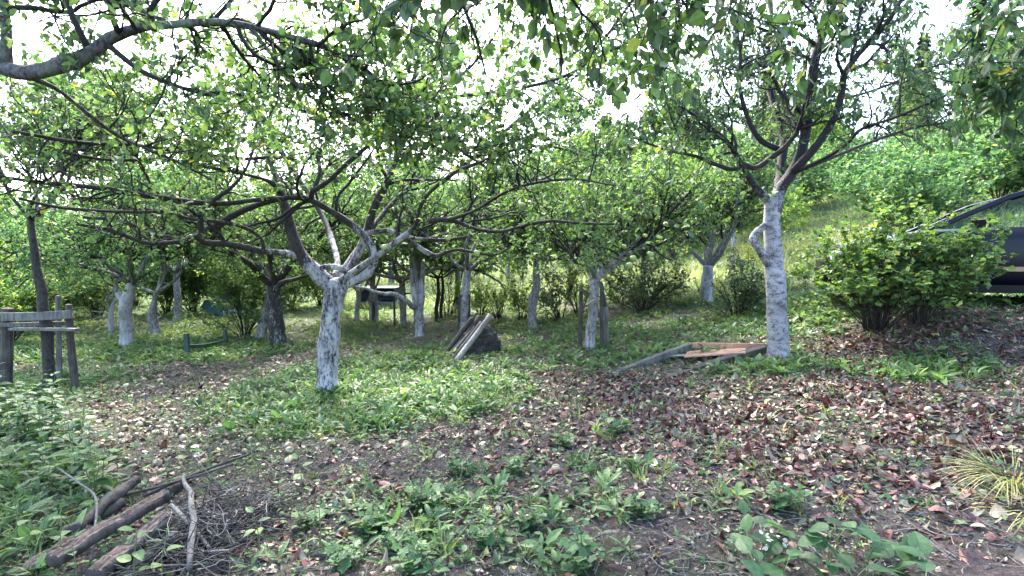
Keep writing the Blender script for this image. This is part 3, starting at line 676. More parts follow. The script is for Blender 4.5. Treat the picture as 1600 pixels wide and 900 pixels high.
# --- the smaller apple trees standing in the orchard
def apple_tree(label, px, py, path, limbs, seed, leaf=.058, n=(90, 520, 1300), length=1.9, zmin=1.45, wash=.95, bark=None, group='apple trees standing in the orchard', lm=None, fixed=(), per=(6, 6), rise=(.3, 1.0), T=None, name='apple_tree', wh=1.3, base=None, minY=3.2, arch=.04, wcap=1.0):
    b = G(px, py) if base is None else base; Y = b[1]
    t = Tree(name, label, b, seed, group)
    pts = [(*at(x, y, Y), w/2*Y/F) for x, y, w in path]
    t.trunk(pts, bark or M_barkg, wash=wash, M=22, sides=14, lump=.045)
    P, R = auto_limbs(t.rng, pts[-1][:3], pts[-1][3]*.68, limbs, length, rise=rise, arch=arch)
    t.limbs(P, R, m=bark or M_barkg, washh=wh if wash > .5 else None, sides=8)
    if fixed:
        for f in fixed:
            fp, fr = path_limb([(x, y, Y+dy, w) for x, y, dy, w in f], 12); t.limbs(fp[None], fr[None], m=bark or M_barkg, washh=wh if wash > .5 else None, sides=10)
    t.zmin = b[2]+zmin; t.keep = lambda P: (P[:, :, 1].min(1) > minY)
    t.crown(*n, leaf=leaf, per=per, m=lm or M_apple, T=T or tmpl('mid', .3), sides=(5, 3, 3))
    return t
MT = tmpl('far', .3)
T_c = apple_tree('young apple tree with thin whitewashed trunk tied between three wooden stakes', 922, 545,
    [(921, 545, 16), (923, 520, 15), (926, 495, 15), (928, 465, 14), (928, 440, 15), (928, 430, 13)], 4, 21, wh=2.1, length=2.1,
    fixed=[[(929, 440, 0, 13), (945, 418, -.1, 11), (962, 403, -.2, 9), (978, 392, -.3, 7), (1000, 370, -.4, 4)], [(927, 438, 0, 10), (924, 410, 0, 8), (926, 380, 0, 7), (928, 340, 0, 5), (925, 290, .1, 4)],
           [(929, 436, .05, 10), (936, 410, .1, 8), (940, 380, .1, 6), (945, 330, .2, 4)]], zmin=1.15, n=(120, 760, 2100))
T_d = apple_tree('slender grey unpainted apple tree with a bend halfway up its trunk', 833, 518,
    [(833, 518, 15), (831, 490, 13), (832, 470, 14), (838, 450, 12), (838, 425, 11), (838, 405, 10)], 4, 22, wash=.28, zmin=1.4, T=MT, leaf=.065, n=(115, 640, 1800), length=2.3)
T_e = apple_tree('whitewashed young apple tree held by two dark stakes and a crossbar', 722, 527,
    [(722, 527, 13), (724, 500, 13), (726, 470, 14), (729, 440, 12), (731, 420, 11)], 4, 23, zmin=1.45, T=MT, leaf=.065, n=(115, 640, 1800), length=2.3)
T_f = apple_tree('whitewashed apple tree whose trunk splits low into a narrow V', 655, 525,
    [(655, 525, 14), (655, 505, 14), (654, 490, 16), (652, 480, 14)], 2, 24, zmin=1.7, T=MT, leaf=.065, n=(110, 600, 1700), length=2.2,
    fixed=[[(653, 484, 0, 10), (648, 465, 0, 9), (645, 448, 0, 8), (643, 420, 0, 6)], [(655, 484, 0, 11), (659, 465, 0, 10), (659, 448, 0, 9), (662, 415, 0, 7)]])
T_g = apple_tree('grey apple tree inside a tall square of dark stakes', 631, 510,
    [(631, 510, 11), (630, 490, 10), (629, 460, 10), (628, 440, 9)], 3, 25, wash=.3, zmin=1.8, T=MT, leaf=.07, n=(60, 320, 800))
T_h = apple_tree('old apple tree with a thick grey trunk leaning left and flaking bark', 434, 543,
    [(437, 545, 24), (433, 520, 24), (430, 490, 22), (428, 465, 20), (428, 445, 19)], 5, 26, wash=.68, bark=M_bark, zmin=1.3, T=MT, leaf=.065, n=(110, 620, 1600), length=2.2,
    fixed=[[(428, 450, 0, 10), (445, 440, -.2, 8), (462, 436, -.4, 7), (485, 428, -.6, 5)]])
T_h2 = apple_tree('pale leaning apple trunk growing just left of the thick flaking trunk', 410, 527,
    [(408, 527, 16), (411, 505, 15), (417, 480, 13), (422, 455, 10)], 3, 27, wash=.7, zmin=1.4, T=MT, leaf=.065, n=(40, 240, 600), length=1.4)
T_i = apple_tree('apple tree on the left lawn with a stout short whitewashed trunk', 199, 543,
    [(199, 543, 20), (198, 520, 19), (196, 495, 18), (196, 480, 18), (203, 455, 15), (208, 440, 13)], 5, 28, zmin=1.05, wash=1.1, leaf=.065, n=(110, 650, 1700), length=2.2, T=MT, lm=M_apple_pale,
    fixed=[[(196, 482, 0, 11), (190, 468, 0, 9), (183, 455, 0, 8), (180, 440, 0, 6)]])
T_j = apple_tree('apple tree with a crooked bent white trunk right of the stout white one', 245, 524,
    [(245, 524, 15), (241, 508, 14), (238, 492, 14), (241, 472, 8), (244, 455, 7)], 4, 29, zmin=1.0, wash=.75, leaf=.068, n=(80, 480, 1200), length=1.9, T=MT, lm=M_apple_pale)
T_k = apple_tree('thin pale tree with a fan of bare pruned side shoots', 174, 523,
    [(174, 523, 8), (174, 500, 7), (175, 485, 7), (178, 470, 5)], 3, 30, zmin=1.9, wash=1.3, leaf=.065, n=(30, 150, 400), length=1.2, T=MT,
    fixed=[[(175, 488, 0, 3), (165, 478, 0, 2), (152, 470, -.1, 1.5)], [(175, 492, 0, 3), (160, 488, 0, 2), (142, 486, -.1, 1.5)], [(175, 490, 0, 3), (168, 475, 0, 2), (166, 462, 0, 1.5)], [(175, 494, 0, 2.5), (158, 496, -.1, 2), (140, 500, -.2, 1.5)]])
T_l = apple_tree('dark crooked bare trunked tree behind the timber rail', 78, 612,
    [(79, 614, 17), (76, 570, 16), (74, 520, 16), (67, 480, 14), (66, 455, 14), (58, 425, 12), (54, 395, 11), (50, 365, 10), (48, 340, 9)], 5, 31, wash=.2, bark=M_bark, zmin=2.0, leaf=.062, n=(90, 520, 1300), length=1.8)
T_m = apple_tree('far apple tree with pale trunk standing in the bright grass right of centre', 1105, 472,
    [(1105, 474, 19), (1104, 455, 18), (1105, 435, 17), (1107, 415, 14)], 5, 32, wash=1.1, zmin=1.05, leaf=.07, n=(110, 620, 1600), length=2.1, T=MT, wh=.75, rise=(.6, 1.2))
T_n = apple_tree('small white tree near the dark blue shed', 557, 500,
    [(557, 500, 8), (558, 485, 7), (560, 470, 7), (562, 455, 6)], 4, 33, wash=1.0, zmin=1.5, leaf=.08, n=(60, 300, 800), T=MT, length=2.0)
T_o = apple_tree('thin white tree beside a short stake right of the dark blue shed', 588, 503,
    [(588, 503, 7), (588, 485, 7), (587, 465, 6), (586, 450, 5)], 4, 34, wash=1.0, zmin=1.7, leaf=.08, n=(60, 300, 800), T=MT, length=2.0)
for lab, px, py, w, sd in (('thin dark trunked tree right of the V shaped one', 683, 503, 7, 35), ('second thin dark tree leaning left of the white staked tree', 690, 502, 6, 36)):
    apple_tree(lab, px, py, [(px, py, w), (px-1, py-20, w*.9), (px+2, py-45, w*.8), (px+1, py-70, w*.7)], 4, sd, wash=0, bark=M_bark, zmin=1.7, leaf=.08, n=(50, 260, 700), T=MT, length=1.8)
for p, s in (((887, 402), 1.05), ((900, 405), 1.1), ((908, 404), 1.0), ((893, 412), 1.0), ((983, 414), 1.25), ((989, 403), 1.2), ((1016, 397), 1.3), ((1018, 404), .95), ((975, 385), 1.0), ((1008, 368), .9), ((905, 418), .85), ((960, 330), 1), ((1040, 350), 1)):
    hang_apple(T_c, at(p[0], p[1], T_c.base[1]-1.2), s*.95)
for p in ((437, 289), (552, 193), (890, 142), (548, 186), (700, 372), (745, 395), (600, 386), (385, 305), (255, 330), (180, 350), (660, 300), (760, 330), (815, 320), (840, 290)):
    hang_apple(A, at(p[0], p[1], YA-.45), 1.0)
for t, k in ((T_i, 9), (T_j, 5), (T_f, 5), (T_m, 5), (T_h, 5)):
    P = t.P2
    for i in range(k):
        q = P[random.randrange(len(P)), -1]; hang_apple(t, q-np.array([0, 0, .05]), 1.1)

# --- rows of apple trees further back (copies of two builds)
def proto_tree(seed, lm, height=.9, length=2.6, n=(130, 700, 1900), leaf=.085, name='apple_tree', wash=.9, zmin=1.0, r=.10, rise=(.3, 1.1)):
    t = Tree(name, 'x', (0, 0, 0), seed, 'apple trees in the rows behind')
    t.trunk([(0, 0, 0, r), (.03, .02, height*.4, r*.9), (.0, .04, height*.8, r*.85), (.02, .0, height, r*.8)], M_barkg, wash=wash, sides=10, M=12)
    P, R = auto_limbs(t.rng, (.02, 0, height), r*.6, 6, length, rise=rise, arch=.03); t.limbs(P, R, m=M_barkg, washh=1.35, sides=6)
    t.zmin = zmin; t.crown(*n, leaf=leaf, per=(6, 6), m=lm, T=MT, sides=(4, 3, 3)); return t
pa = proto_tree(51, M_apple, height=1.3, zmin=1.45); pb = proto_tree(52, M_apple_pale, height=1.4, zmin=1.45); pc = proto_tree(53, M_bush, 1.5, 2.8, zmin=1.5)
rows_bk = [(-11.5, 12.5), (-8.6, 13.5), (-6.0, 13.0), (-3.6, 14.5), (-10.8, 17), (-7.2, 17.5), (-1.2, 15.5), (1.5, 14.6), (5.4, 14.0), (-13.8, 14), (-14.5, 19), (1.78, 11.7), (-2.19, 12.4), (3.3, 13.2), (7.3, 17.5)]
lrng = np.random.default_rng(7)
for i, (x, y) in enumerate(rows_bk):
    src = (pa, pb, pc)[i % 3]; jx, jy = lrng.uniform(-.4, .4), lrng.uniform(-.4, .4); x += jx*(i < 10); y += jy*(i < 10)
    loc = (x, y, float(terrain(x, y))-.03); rz = lrng.uniform(0, 6.28); sc = float(lrng.uniform(.78, 1.0))
    side = 'left' if x < -5 else ('middle' if x < 3 else 'right')
    lab = 'apple tree with pale trunk in the rows behind, %s side of the orchard' % side
    if i < 3:
        src.root.location = loc; src.root.rotation_euler = (0, 0, rz); src.root.scale = (sc,)*3; src.root['label'] = lab
    else: dup(src.root, loc, rz, sc, lab)

# --- woodland beyond
def big_tree(seed, h=9, lm=None, leaf=.2, n=(110, 700, 2000), name='woodland_tree'):
    t = Tree(name, 'x', (0, 0, 0), seed, 'woodland trees beyond the orchard')
    r = .16; t.trunk([(0, 0, 0, r), (.1, .05, h*.25, r*.85), (0, .15, h*.5, r*.7), (.1, 0, h*.7, r*.45), (.1, .0, h*.95, r*.12)], M_barkg, wash=0, sides=8, M=18)
    rng = t.rng; P = []; R = []
    for i in range(22):
        z = h*rng.uniform(.15, .92); a = rng.uniform(0, 6.28); L = (h*.30)*(1-.55*(z/h))*rng.uniform(.8, 1.2); e = rng.uniform(.1, .8)
        s = np.linspace(0, 1, 10)[:, None]; d = np.array([math.cos(a)*math.cos(e), math.sin(a)*math.cos(e), math.sin(e)])
        p = np.array([0, 0, z])+d*L*s+np.cumsum(rng.standard_normal((10, 3))*.05, 0); p[0] = (0.05, .05, z); P.append(p); R.append(.05*np.linspace(1, .25, 10))
    Pm = np.array(P); Rm = np.array(R)
    mb = MB(); v, f = tubes(Pm, Rm, 5, 0, rng); mb.add(v, f, wash=0); link('branches', mb.mesh('branches', M_barkg, True), t.root)
    idx = np.linspace(0, 9, 16); Q = np.stack([[np.interp(idx, np.arange(10), p[:, c]) for c in range(3)] for p in Pm]).transpose(0, 2, 1); t.LP = [Q]; t.LR = [np.repeat(Rm[:, :1], 16, 1)]
    t.zmin = .4; t.crown(*n, l1=(.8, 1.9), l2=(.4, 1.0), l3=(.1, .4), leaf=leaf, per=(4, 4), m=lm or M_wood, T=MT, sides=(3, 3, 3)); return t
w1 = big_tree(61); w2 = big_tree(62, 11, M_dark); w3 = big_tree(63, 7.5, M_bush)
def fir(seed):
    rng = np.random.default_rng(seed); root = thing('fir_tree', 'x', 'tree', (0, 0, 0), 0, 'dark firs on the hillside'); h = 12
    mb = MB(); v, f = tubes(np.array([[(0, 0, 0), (0, 0, h*.5), (0, 0, h)]], float), np.array([[.18, .1, .02]]), 8); mb.add(v, f, wash=0); link('trunk', mb.mesh('trunk', M_bark, True), root)
    lb = MB(); P = []; D = []; S = []
    for z in np.arange(.8, h, .32):
        L = 2.3*(1-z/h)**.85+.1
        for a in rng.uniform(0, 6.28, 9):
            for s in np.arange(.1, 1, .14):
                for sd in (-1, 1, 0):
                    p = np.array([math.cos(a), math.sin(a), -.35+.1*s])*L*s; p[2] += z
                    aa = a+sd*.8; P.append(p); D.append((math.cos(aa), math.sin(aa), -.3+rng.uniform(-.2, .2))); S.append(.45*(1.1-s*.5))
    P = np.array(P); D = np.array(D); add_leaves(lb, tmpl('far', .16), P+rng.standard_normal(P.shape)*.05, D, np.tile([0, 0, 1.], (len(P), 1))+rng.standard_normal(P.shape)*.3, np.array(S)*rng.uniform(.6, 1.1, len(P)), rng)
    link('crown', lb.mesh('crown', M_fir), root); return root
w4 = fir(64)
wl = [(7.5, 25), (3.5, 28), (10, 30), (5.5, 33)]
for i in range(44):
    a = math.radians(lrng.uniform(-52, 50)); d = lrng.uniform(31, 50)
    if i < 16: a = math.radians(-50+i*6.2); d = 29+4*(i % 2)
    wl.append((d*math.sin(a), d*math.cos(a)))
used = set()
for i, (x, y) in enumerate(wl):
    if x > .5*y-1 and y < 30 and x < .9*y:   # keep the bright slope open at the right
        x, y = x*1.5, y*1.5
    k = i % 3; src = (w1.root, w2.root, w3.root)[k]
    loc = (x, y, float(terrain(x, y))-.05); rz = lrng.uniform(0, 6.28); sc = float(lrng.uniform(.55, .9))
    lab = ['leafy green woodland tree beyond the orchard', 'tall dark green woodland tree beyond the orchard', 'yellow green smaller woodland tree beyond the orchard'][k]
    if k not in used:
        used.add(k); src.location = loc; src.rotation_euler = (0, 0, rz); src.scale = (sc,)*3; src['label'] = lab
    else: dup(src, loc, rz, sc, lab)
firs = [(31, 36), (34, 37), (37.5, 40), (29, 40), (41, 44), (35, 46)]
for i, (x, y) in enumerate(firs):
    loc = (x, y, float(terrain(x, y))-.1)
    if i == 0: w4.location = loc; w4['label'] = 'dark fir tree on the hillside above the parked car'
    else: dup(w4, loc, i*1.3, float(lrng.uniform(.7, 1.1)), 'dark fir tree on the hillside above the parked car')

# ------------------------------------------------------------------ bushes
def bush(label, loc, seed, h=1.4, rx=1.0, ry=.8, stems=26, leaf=.055, m=None, nleaf=(7, 5), lobed=False, n2=500, name='bush', group=None, lean=(0, 0), low=.12, mst=None, n3=900, cat='bush'):
    rng = np.random.default_rng(seed); base = np.array(loc, float); root = thing(name, label, cat, tuple(base), 0, group)
    P = np.empty((stems, 10, 3)); a = rng.uniform(0, 6.28, stems); s = np.sqrt(rng.random(stems))
    dx = np.cos(a)*s*rx+lean[0]*rng.uniform(.3, 1, stems); dy = np.sin(a)*s*ry+lean[1]; hh = h*(1-.45*s**2)*rng.uniform(.6, 1.22, stems)
    for j in range(10):
        t = j/9; P[:, j, 0] = .12*np.cos(a)*s+dx*t**1.3; P[:, j, 1] = .12*np.sin(a)*s+dy*t**1.3; P[:, j, 2] = hh*(t**.85)-.02
    P[:, 1:] += np.cumsum(rng.standard_normal((stems, 9, 3))*.012, 1)
    R = .009*np.linspace(1, .3, 10)[None]*rng.uniform(.7, 1.3, (stems, 1))
    P2, R2 = children_of(rng, P, R, n2, .2, (.2*h, .42*h), (25, 65), .15, 6, .2, .005)
    P3, R3 = children_of(rng, P2, R2, n3, .1, (.08, .2), (30, 80), .1, 4, .2, .003)
    mb = MB()
    for q, r, sd in ((P, R, 5), (P2, R2, 3), (P3, R3, 3)):
        k = q[:, :, 2].min(1) > -.05; v, f = tubes(q[k], np.maximum(r[k], .0015), sd); mb.add(v, f, wash=0)
    link('stems', mb.mesh('stems', mst or M_twig, True), root)
    lb = MB(); T = tmpl('lobed', .3, .12, .1) if lobed else tmpl('mid', .3)
    for q, per in ((P2, nleaf[0]), (P3, nleaf[1])):
        i = np.repeat(np.arange(len(q)), per); t = rng.random(len(i)); M = q.shape[1]; k = np.minimum((t*(M-1)).astype(int), M-2); fr = (t*(M-1)-k)[:, None]
        p = q[i, k]*(1-fr)+q[i, k+1]*fr+rng.standard_normal((len(i), 3))*.01
        kk = p[:, 2] > low*h; p = p[kk]; d = rng.standard_normal(p.shape); d[:, 2] = d[:, 2]*.5-.15; u = np.array([0, 0, 1.])+rng.standard_normal(p.shape)*.45
        add_leaves(lb, T, p, d, u, leaf*rng.uniform(.55, 1.2, len(p)), rng, .15)
    link('foliage', lb.mesh('foliage', m or M_bush), root); return root
g = G(1370, 516)
bush('large yellow green currant bush in front of the dark car', g, 71, h=1.42, rx=.8, ry=.55, stems=48, leaf=.056, n2=460, n3=620, nleaf=(5, 4), lobed=True, lean=(.05, 0), name='currant_bush', low=.24, m=M_currant)
g = G(1440, 508)
bush('leafy currant stems leaning right beside the dark car door', g, 72, h=1.1, rx=.55, ry=.35, stems=20, leaf=.056, m=M_currant, n2=240, n3=330, nleaf=(5, 4), lobed=True, lean=(.35, 0), name='currant_bush', low=.2)
g = G(1150, 497)
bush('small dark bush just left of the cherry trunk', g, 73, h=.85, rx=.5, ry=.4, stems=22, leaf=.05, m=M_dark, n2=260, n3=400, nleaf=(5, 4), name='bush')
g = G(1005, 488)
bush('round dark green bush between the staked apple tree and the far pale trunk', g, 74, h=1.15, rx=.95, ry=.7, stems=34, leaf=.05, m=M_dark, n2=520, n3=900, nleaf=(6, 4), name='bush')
gi = 0
for px, py, h, rx, m_ in ((780, 497, 1.0, .7, M_bush), (815, 502, .9, .6, M_wood), (875, 500, 1.0, .7, M_dark), (752, 492, 1.1, .7, M_wood), (700, 492, 1.2, .8, M_bush), (905, 492, 1.3, .9, M_bush)):
    gi += 1; g = G(px, py)
    bush('loose twiggy currant bush in the row behind the leaning poles', g, 80+gi, h=h*1.1, rx=rx, ry=.6, stems=20, leaf=.055, m=m_, n2=200, n3=330, nleaf=(4, 4), name='currant_bush', group='currant bushes in the row behind the poles')
pb_ = bush('x', (0, 0, 0), 90, h=2.0, rx=1.5, ry=1.1, stems=36, leaf=.085, m=M_wood, n2=500, n3=1100, nleaf=(5, 4), name='hedge_bush', group='hedge bushes along the back', low=.03)
pd_ = bush('x', (0, 0, 0), 91, h=2.2, rx=1.4, ry=1.1, stems=36, leaf=.085, m=M_bush, n2=500, n3=1100, nleaf=(5, 4), name='hedge_bush', group='hedge bushes along the back', low=.03)
hb = [(380, 497, 11), (345, 480, 17), (455, 478, 17), (500, 476, 18), (300, 480, 16), (150, 480, 15), (60, 490, 12), (5, 500, 10), (260, 485, 16), (640, 470, 28), (720, 470, 32), (800, 470, 33), (880, 468, 31), (975, 462, 26), (410, 472, 20), (540, 466, 26), (210, 480, 18), (100, 480, 15), (1050, 455, 22), (20, 470, 16)]
for i, (px, py, Y) in enumerate(hb):
    x = (px-800)/F*Y; loc = (x, Y, float(terrain(x, Y))-.05); src = (pb_, pd_)[i % 2]
    lab = ('light green', 'dark green')[i % 2]+' leafy hedge bush along the far side of the orchard'
    if i < 2: src.location = loc; src['label'] = lab; src.scale = (.8,)*3 if i == 0 else (1,)*3
    else: dup(src, loc, i*1.1, float(lrng.uniform(.75, 1.15)), lab)
# shrubs climbing the bright slope at the right
sl_ = bush('x', (0, 0, 0), 92, h=2.6, rx=2.4, ry=1.8, stems=44, leaf=.13, m=M_apple_pale, n2=600, n3=1300, nleaf=(5, 4), name='slope_shrub', group='shrubs on the rising slope', low=.02)
sb = [(13.5, 19), (17, 22.5), (21, 25), (25, 27), (19, 30), (24, 33), (29, 31), (14, 27), (30, 36), (16.5, 33), (11, 23), (33, 30), (16, 17.5), (20.5, 20.5), (23, 23), (12.5, 16.5), (22, 38), (27, 41), (9.5, 27.5)]
for i, (x, y) in enumerate(sb):
    loc = (x, y, float(terrain(x, y))-.1); lab = 'pale green shrub on the grassy slope behind the car'
    if i == 0: sl_.location = loc; sl_['label'] = lab
    else: dup(sl_, loc, i*.9, float(lrng.uniform(.8, 1.3)), lab)

# ------------------------------------------------------------------ box-like timber pieces
def plank(mb, a, b, w, t, rng=None, up=(0, 0, 1), bow=0.0, n=8, wear=.04):
    """board from a to b, width w across, thickness t along up, slightly worn"""
    a = np.array(a, float); b = np.array(b, float); d = nrm(b-a); s = nrm(np.cross(d, np.array(up, float))); u = np.cross(s, d)
    rg = rng or np.random.default_rng(1); rings = []
    c = .12*min(w, t)
    prof = [(-w/2+c, -t/2), (w/2-c, -t/2), (w/2, -t/2+c), (w/2, t/2-c), (w/2-c, t/2), (-w/2+c, t/2), (-w/2, t/2-c), (-w/2, -t/2+c)]
    for i in range(n):
        k = i/(n-1); p = a+(b-a)*k+u*bow*math.sin(math.pi*k)
        e = rg.standard_normal(2)*wear*min(w, t)
        rings.append([p+s*(x*(1+e[0]))+u*(y*(1+e[1])) for x, y in prof])
    v = np.array(rings).reshape(-1, 3); f = []
    for i in range(n-1):
        for j in range(8): f.append((i*8+j, i*8+(j+1) % 8, (i+1)*8+(j+1) % 8, (i+1)*8+j))
    v2 = np.concatenate([v, [v[:8].mean(0)], [v[-8:].mean(0)]]); k = len(v); t3 = [((j+1) % 8, j, k) for j in range(8)]+[((n-1)*8+j, (n-1)*8+(j+1) % 8, k+1) for j in range(8)]
    mb.add(v2, [np.array(f), np.array(t3)], wash=0)
def pole(mb, a, b, r0, r1, rng, sides=10, wob=.01, n=9, lump=.05):
    a = np.array(a, float); b = np.array(b, float); P = a+(b-a)*np.linspace(0, 1, n)[:, None]
    P[1:-1] += np.cumsum(rng.standard_normal((n-2, 3))*wob, 0)*.6
    v, f = tubes(P[None], np.linspace(r0, r1, n)[None], sides, lump, rng); mb.add(v, f, wash=0)
def piece(root, name, fn, m, base, smooth=False, label=None):
    mb = MB(); fn(mb); o = link(name, mb.mesh(name, m, smooth, base), root)
    if label: o['label'] = label
    return o
rg = np.random.default_rng(5)
# timber rail at the left edge
gR = G(60, 606); YR = gR[1]-.15
rail = thing('timber_rail', 'weathered timber rail of rough boards on dark posts at the left edge', 'fence', tuple(gR))
for (x0, y0, x1, y1, w, dy, m_) in ((10, 625, 12, 482, 17, 0, M_darkwood), (119, 600, 107, 476, 11, 0, M_darkwood), (94, 600, 91, 462, 9, .35, M_greywood)):
    piece(rail, 'post', lambda mb: pole(mb, at(x0, y0+18, YR+dy), at(x1, y1, YR+dy), w/2*YR/F, w/2*YR/F*.85, rg, 10, .004), m_, gR)
piece(rail, 'rail', lambda mb: plank(mb, at(3, 495, YR-.09), at(111, 491, YR-.09), .035, .10, rg, wear=.15, bow=-.01), M_greywood, gR, label='thick top board with a sagging underside')
piece(rail, 'rail', lambda mb: plank(mb, at(-30, 509, YR-.13), at(104, 505, YR+.1), .05, .05, rg, wear=.1), M_greywood, gR)
piece(rail, 'rail', lambda mb: plank(mb, at(18, 514, YR-.17), at(122, 515, YR-.14), .10, .03, rg, wear=.06), M_greywood, gR, label='pale narrow board along the front')
# green bench frame remains
g1, g2 = G(293, 558), G(353, 540)
gb = thing('bench_frame', 'dark green leftover bench frame of two posts and a sagging bar on the grass', 'bench', tuple(g1))
piece(gb, 'post', lambda mb: plank(mb, at(293, 562, g1[1]), at(291, 521, g1[1]), .075, .05, rg, up=(0, 1, 0)), M_greenpaint, g1)
piece(gb, 'post', lambda mb: plank(mb, at(354, 545, g2[1]), at(351, 514, g2[1]), .06, .05, rg, up=(0, 1, 0)), M_greenpaint, g1)
piece(gb, 'crossbar', lambda mb: plank(mb, at(295, 541, g1[1]), at(353, 533, g2[1]), .05, .06, rg, bow=-.025), M_greenpaint, g1)
piece(gb, 'lower_bar', lambda mb: plank(mb, at(300, 555, g1[1]+.05), at(350, 547, g2[1]), .04, .04, rg), M_greenpaint, g1)
# stump / compost heap with leaning poles
gs = G(748, 556)
hp_rng = np.random.default_rng(9)
def heap(mb):
    n, m2 = 22, 12; v = []
    for i in range(m2+1):
        t = i/m2; r = .27*(1-t**2.6)**.5+.01; z = .56*t
        for j in range(n):
            a = 6.283*j/n; rr = r*(1+.14*math.sin(3*a+5*t)+.09*math.sin(7*a-9*t)+.05*hp_rng.standard_normal())
            v.append((gs[0]+rr*math.cos(a)*1.1, gs[1]+.25+rr*math.sin(a), gs[2]-.05+z+.02*hp_rng.standard_normal()))
    f = [(i*n+j, i*n+(j+1) % n, (i+1)*n+(j+1) % n, (i+1)*n+j) for i in range(m2) for j in range(n)]
    mb.add(v, [np.array(f)], wash=0)
hp = thing('tree_stump', 'dark rotting tree stump behind the leaning poles', 'stump', tuple(gs)); piece(hp, 'stump_body', heap, M_bark, gs)
for i, (a, b, w, m_, lab, dp) in enumerate((((614+5, 568), (0, 0), 0, None, None, 0),)): pass
poles = [((712, 566), (766, 492), 10, 0, M_peelwood, 'thick pale barkless pole leaning on the stump in front'),
         ((706, 562), (752, 503), 6, .06, M_greywood, 'thin grey pole second from the right leaning on the stump'),
         ((698, 562), (742, 510), 6, .10, M_greywood, 'grey split pole leaning left of the thin one'),
         ((692, 558), (738, 497), 8, .16, M_darkwood, 'dark bark covered pole at the left of the leaning bundle'),
         ((700, 560), (750, 494), 9, .2, M_darkwood, 'black wet board at the back of the leaning bundle')]
for (a, b, w, dy, m_, lab) in poles:
    ga = G(*a); pb2 = at(b[0], b[1], gs[1]+.05+dy); ga = ga+np.array([0, dy, .0]); mb = MB(); pole(mb, ga, pb2, w/2*ga[1]/F, w/2*ga[1]/F*.85, rg, 10, .004)
    o = link('pole', mb.mesh('pole', m_, True, ga), None, tuple(ga)); tag(o, lab, 'pole', 'poles leaning on the stump')
# stakes round the young trees
def stake(label, p0, p1, w, m_, Y=None, group='stakes round the young trees'):
    g_ = G(*p0) if Y is None else at(p0[0], p0[1], Y); Yy = g_[1]; top_ = at(p1[0], p1[1], Yy)
    mb = MB(); g_ = g_.copy(); b_ = g_-np.array([0, 0, .1]); pole(mb, b_, top_, w/2*Yy/F, w/2*Yy/F*.9, rg, 8, .003); o = link('stake', mb.mesh('stake', m_, True, g_), None, tuple(g_)); tag(o, label, 'stake', group); return top_
Yc = T_c.base[1]
stake('dark upright stake left of the young apple trunk', (906, 540), (908, 446), 7, M_darkwood, Yc+.05)
stake('grey mossy stake just right of the young apple trunk', (941, 545), (938, 440), 6, M_darkwood, Yc-.1)
stake('short mossy post behind the grey stake', (948, 540), (947, 480), 7, M_greywood, Yc+.05)
stake('dark slanting stake crossing right of the young apple tree', (948, 486), (939, 442), 7, M_darkwood, Yc+.1)
Ye = T_e.base[1]
stake('dark thin stake left of the white trunk with crossbar', (717, 527), (718, 462), 4, M_darkwood, Ye-.05)
stake('dark stake right of the white trunk with crossbar', (733, 518), (732, 460), 6, M_darkwood, Ye+.08)
def bar(label, a, b, Y, w, m_, name='crossbar'):
    mb = MB(); pa_, pb_2 = at(*a, Y), at(*b, Y); plank(mb, pa_, pb_2, .03, w*Y/F, rg); o = link(name, mb.mesh(name, m_, False, pa_), None, tuple(pa_)); tag(o, label, 'board')
bar('short dark crossbar nailed to the two stakes of the white trunk', (716, 463), (735, 462), Ye-.06, 4, M_darkwood)
bar('pale tie strap holding the young apple trunk to its stake', (920, 473), (937, 465), Yc-.16, 3, M_peelwood, 'tie_strap')
bar('dark board joining left stake and young apple trunk', (908, 452), (920, 461), Yc-.02, 6, M_darkwood, 'tie_board')
Yg = T_g.base[1]
stake('tall thin dark stake at left of the grey staked tree', (617, 510), (616, 458), 3.5, M_darkwood, Yg)
stake('tall thin dark stake at right of the grey staked tree', (648, 508), (648, 460), 3.5, M_darkwood, Yg+.1)
bar('dark crossbar joining the two tall stakes', (616, 459), (649, 458), Yg-.04, 2.5, M_darkwood)
stake('short dark stake beside the thin white tree', (583, 503), (583, 472), 5, M_darkwood, T_o.base[1]-.1)
# wooden frame lying at the foot of the cherry tree
gf = [G(957, 586), G(1078, 549), G(1195, 553), G(1040, 590)]
fr = thing('wooden_frame', 'broken rectangular wooden frame lying on the ground at the foot of the cherry tree', 'frame', tuple(gf[0]))
up = np.array([0, 0, .05])
piece(fr, 'side_board', lambda mb: plank(mb, gf[0]-up*.3, gf[1]+up*1.3, .07, .085, rg, bow=.012, wear=.12), M_greywood, gf[0], label='grey green mossy long side')
piece(fr, 'side_board', lambda mb: plank(mb, gf[3]-up*.5, gf[2]+up*1.3, .11, .07, rg, bow=.012, wear=.12), M_darkwood, gf[0], label='near long side, dark at its lower end')
piece(fr, 'end_board', lambda mb: plank(mb, gf[1]+up*1.6, gf[2]+up*1.7+np.array([0, .04, 0]), .03, .07, rg), M_orangewood, gf[0], label='orange brown end board')
piece(fr, 'panel', lambda mb: plank(mb, G(1072, 560)+up*1.0, G(1165, 557)+up*1.5, .42, .018, rg), M_orangewood, gf[0], label='thin orange board inside the frame')
def ang(mb):
    plank(mb, G(1050, 560)+up*.8, G(1082, 560)+up*.8, .16, .012, rg)
mbp = MB(); ang(mbp); o = link('board_scrap', mbp.mesh('board_scrap', M_peelwood, False, gf[1]), None, tuple(gf[1])); tag(o, 'small grey board scrap lying inside the broken frame', 'board')

